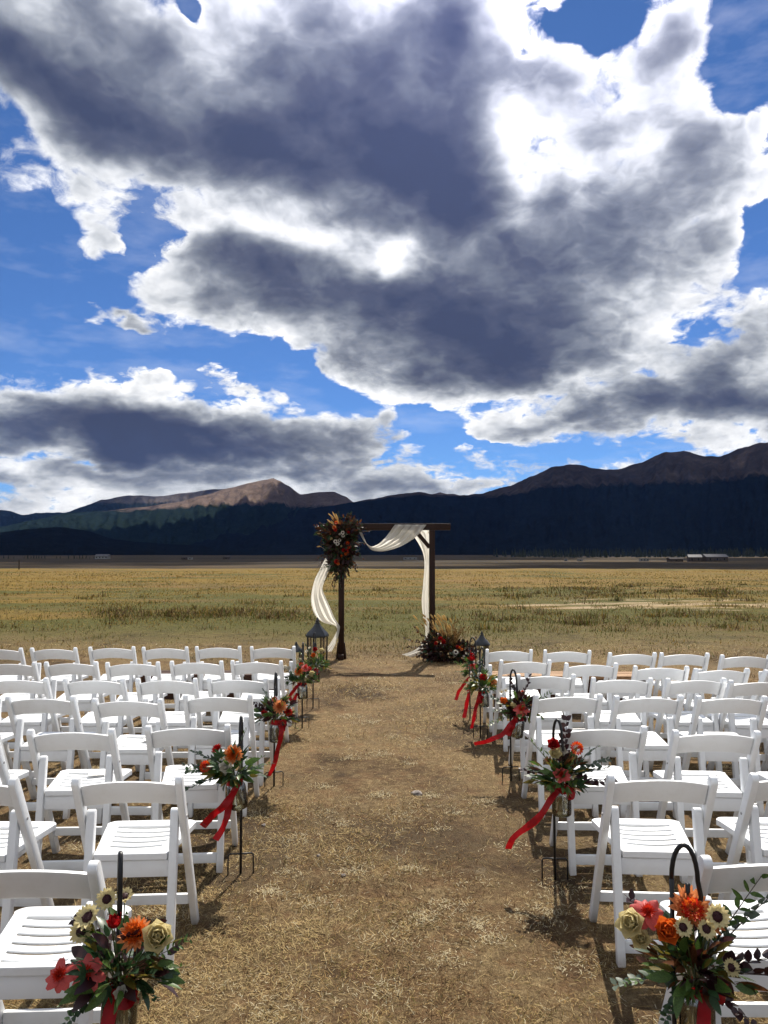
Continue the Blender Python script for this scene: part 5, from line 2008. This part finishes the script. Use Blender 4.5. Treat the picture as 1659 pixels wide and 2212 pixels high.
    blades('tussock_grass', x, y, R.uniform(.10, .24, n) * s_, (.004 + .0006 * y) * R.uniform(.7, 1.4, n), np.clip(R.normal(1.05, .3, n), .3, 1.5), R.uniform(-.9, .1, n), R.uniform(0, 2 * pi, n), ground_arr(x, y), gm,
           R.choice([2, 4, 5, 6], n, p=[.40, .25, .23, .12]))


build_grass()


# ------------------------------------------------------------------ stones and clods
M_stone = principled('field_stone', (0.20, 0.17, 0.15), .85, var=.4, scale=30, bump=.5, bscale=40)


def stone(px, py, r, flat, label, seed):
    p = at_z(px, py, 0)
    bm = bmesh.new()
    bmesh.ops.create_icosphere(bm, subdivisions=3, radius=r)
    for v in bm.verts:
        k = 1 + .35 * noise.noise(v.co / r * 1.3 + Vector((seed, 0, 0))) + .12 * noise.noise(v.co / r * 4 + Vector((seed, 0, 0)))
        v.co = v.co * k
        v.co.z *= flat
    me = bpy.data.meshes.new('stone')
    bm.to_mesh(me)
    bm.free()
    me.materials.append(M_stone)
    me.polygons.foreach_set('use_smooth', [True] * len(me.polygons))
    o = link('stone', me, None, (p.x, p.y, ground_z(p.x, p.y) + r * flat * .35), (0, 0, seed))
    tag(o, label, 'stone', 'stones on the aisle')


stone(901, 1716, .038, .5, 'flat grey stone lying in the middle of the aisle', 1.0)
stone(570, 1785, .014, .7, 'small tan stone left of the aisle near the second left hook', 2.0)
stone(688, 1850, .012, .7, 'small dark stone in the left half of the aisle', 3.0)
stone(742, 1893, .013, .7, 'small brown stone near the middle of the aisle', 4.0)
# ------------------------------------------------------------------ far things on the valley plain
M_conifer = principled('spruce', (0.012, 0.020, 0.014), .9, var=.5, scale=.4)
M_trunk = principled('spruce_trunk', (0.05, 0.035, 0.025), .9, var=.4, scale=2)
M_barn = principled('dark_barn_board', (0.055, 0.042, 0.036), .9, var=.4, scale=.8)
M_tin = principled('tin_roof', (0.10, 0.095, 0.095), .6, var=.3, scale=.5)
M_pale = principled('white_siding', (0.22, 0.215, 0.20), .8, var=.1, scale=.6)
M_win = principled('dark_window', (0.02, 0.022, 0.025), .2)


def conifer_mesh(rnd, h):
    mb = MB()
    n = 13
    for k in range(n):
        t = k / n
        z = h * (.10 + .88 * t)
        r = h * .20 * (1 - t) ** .9 + .05
        m = 9
        ring = mb.addv([(r * rnd.uniform(.6, 1.15) * cos(2 * pi * i / m), r * rnd.uniform(.6, 1.15) * sin(2 * pi * i / m), z - h * .05 * rnd.uniform(.4, 1.3)) for i in range(m)])
        top = mb.addv([(0, 0, z + h * .11)])
        for i in range(m):
            mb.face(ring + i, ring + (i + 1) % m, top)
    cr = mb.mesh('spruce_crown', M_conifer)
    mb = MB()
    mb.tube([(0, 0, -.3), (0, 0, h * .3), (0, 0, h * .9)], [h * .022, h * .016, h * .004], 6)
    return cr, mb.mesh('spruce_trunk', M_trunk)


def far_spot(px, py):
    """a point of the plain seen at px, py: walk out along the ray until it meets the ground"""
    r = px_ray(px, py)
    t = 100.0
    while t < 6000:
        p = Vector((0, 0, CAM_H)) + r * t
        if p.z <= ground_z(p.x, p.y):
            return p
        t *= 1.01
    return p


NTH = ['first', 'second', 'third', 'fourth', 'fifth', 'sixth', 'seventh', 'eighth', 'ninth', 'tenth', 'eleventh', 'twelfth', 'thirteenth', 'fourteenth', 'fifteenth', 'sixteenth', 'seventeenth',
       'eighteenth', 'nineteenth', 'twentieth', 'twenty-first', 'twenty-second']


def build_far():
    rnd = random.Random(17)
    kinds = [conifer_mesh(rnd, 1.0) for _ in range(4)]
    # a broken line of spruces on the left
    xs = [8, 18, 30, 52, 60, 67, 73, 79, 84, 90, 97, 122, 130, 148, 160, 166, 172, 178, 186, 194, 203, 212]
    names = []
    for i, px in enumerate(xs):
        g = far_spot(px, 1206.5)
        c, tk = kinds[i % 4]
        t = thing('spruce_tree', f'tiny dark spruce in the far tree line, {NTH[i]} from the left edge', 'tree', (g.x, g.y, g.z - .2), rnd.uniform(0, 6), 'spruces on the far plain')
        h = rnd.uniform(.7, 1.3) * g.y * (7.5 / 1662)
        t.scale = (h, h, h)
        link('crown', c, t)
        link('trunk', tk, t)
    # the wood at the foot of the right-hand range
    V, F = [], []
    mb = MB()
    for k in range(900):
        px = rnd.uniform(1180, 2000) - rnd.random() * 120
        d = rnd.uniform(1050, 1900)
        az = math.atan((px - 829.5) / 1662.0)
        x, y = d * math.tan(az), d
        h = rnd.uniform(8, 17)
        z = ground_z(x, y) - 1
        st = len(mb.v)
        m = 6
        for q in range(4):
            tq = q / 4
            r = h * .17 * (1 - tq) + .3
            zz = z + h * (.08 + .86 * tq)
            ring = mb.addv([(x + r * rnd.uniform(.6, 1.2) * cos(2 * pi * i / m), y + r * rnd.uniform(.6, 1.2) * sin(2 * pi * i / m), zz) for i in range(m)])
            top = mb.addv([(x, y, zz + h * .30)])
            for i in range(m):
                mb.face(ring + i, ring + (i + 1) % m, top)
    o = link('spruce_wood', mb.mesh('spruce_wood', M_conifer))
    o['kind'] = 'stuff'
    # ranch buildings on the right and a few houses and trailers

    def house(name, label, cat, px, py, w, h, dep, wall, roof, pitched=True, rz=0.0, wins=2):
        g = far_spot(px, py)
        t = thing(name, label, cat, (g.x, g.y, g.z - .1), rz)
        mb = MB()
        mb.box(-w / 2, w / 2, -dep / 2, dep / 2, 0, h)
        wl = link('wall', mb.mesh('far_wall', wall), t)
        mb = MB()
        if pitched:
            e, r = .4, h * .55
            a = [(-w / 2 - e, -dep / 2 - e, h - .05), (w / 2 + e, -dep / 2 - e, h - .05), (w / 2 + e, 0, h + r), (-w / 2 - e, 0, h + r), (-w / 2 - e, dep / 2 + e, h - .05), (w / 2 + e, dep / 2 + e, h - .05)]
            mb.addv(a)
            for q in ((0, 1, 2, 3), (3, 2, 5, 4), (0, 3, 4), (1, 5, 2), (0, 4, 5, 1)):
                mb.face(*q)
        else:
            mb.box(-w / 2 - .15, w / 2 + .15, -dep / 2 - .15, dep / 2 + .15, h, h + .25)
        link('roof', mb.mesh('far_roof', roof), t)
        for k in range(wins):
            x = -w / 2 + w * (k + .5) / wins
            mb = MB()
            mb.box(x - .5, x + .5, -dep / 2 - .05, -dep / 2 - .01, h * .35, h * .75)
            link('window', mb.mesh('far_window', M_win), t)
        return t
    house('barn', 'long dark barn with a grey roof at the foot of the right mountains', 'barn', 1543, 1213.5, 15, 3.4, 8, M_barn, M_tin, True, 0.1, 3)
    house('barn', 'smaller dark barn just left of the long barn', 'barn', 1500, 1213.5, 8, 3.2, 7, M_barn, M_tin, True, -0.2, 2)
    house('shed', 'low dark shed left of the two barns', 'shed', 1458, 1213.5, 9, 2.0, 5, M_barn, M_barn, True, 0.1, 1)
    house('trailer', 'white trailer on the far plain left of the barns', 'trailer', 1391, 1212.5, 6.4, 2.0, 2.6, M_pale, M_pale, False, 0.05, 3)
    house('trailer', 'small white trailer on the plain beside a second pale one', 'trailer', 1253, 1212.5, 3.6, 1.5, 2.2, M_pale, M_pale, False, 0.1, 1)
    house('trailer', 'tiny pale trailer farthest left of those before the right wood', 'trailer', 1222, 1212, 2.0, 1.4, 2.0, M_pale, M_pale, False, 0.0, 1)
    house('farmhouse', 'long pale farmhouse beside the spruces on the far left', 'house', 222, 1207.5, 12, 3.0, 8, M_pale, M_tin, True, 0.0, 4)
    house('cabin', 'small dark cabin on the plain right of the farmhouse', 'cabin', 400, 1209, 6, 2.0, 5, M_barn, M_barn, True, 0.1, 1)
    house('cabin', 'small pale cabin next to a dark one on the left plain', 'cabin', 411, 1209, 4, 2.0, 4, M_pale, M_tin, False, 0.1, 1)
    house('cabin', 'lone dark cabin in the middle of the left plain', 'cabin', 490, 1208.5, 6, 2.2, 5, M_barn, M_barn, True, 0.0, 1)
    house('trailer', 'low white trailer on the plain left of the arch', 'trailer', 886, 1209, 11, 1.8, 3, M_pale, M_pale, False, 0.0, 3)
    # a fence post at the rim of the meadow, far left
    g = at_y(41, 1231, 82)
    mb = MB()
    mb.lathe([(.07, -.2), (.065, 1.0), (.05, 1.04), (.005, 1.05)], 8)
    o = link('fence_post', mb.mesh('fence_post', M_trunk), None, (g.x, 82, ground_z(g.x, 82)))
    tag(o, 'single weathered fence post at the far rim of the meadow on the left', 'post')


build_far()
# ------------------------------------------------------------------ the air between us and the mountains
def build_haze():
    mb = MB()
    mb.box(-13000, 13000, -1500, 13500, -60, 1150)
    m = bpy.data.materials.new('haze')
    m.use_nodes = True
    N = NT(m.node_tree)
    N.n.clear()
    v = N.n.new('ShaderNodeVolumePrincipled')
    v.inputs['Color'].default_value = (0.18, 0.40, 1.0, 1)
    v.inputs['Density'].default_value = 1.15e-5
    v.inputs['Anisotropy'].default_value = 0.2
    out = N.n.new('ShaderNodeOutputMaterial')
    N.link(v.outputs[0], out.inputs['Volume'])
    me = mb.mesh('haze', m)
    o = link('haze', me)
    o['kind'] = 'stuff'


build_haze()
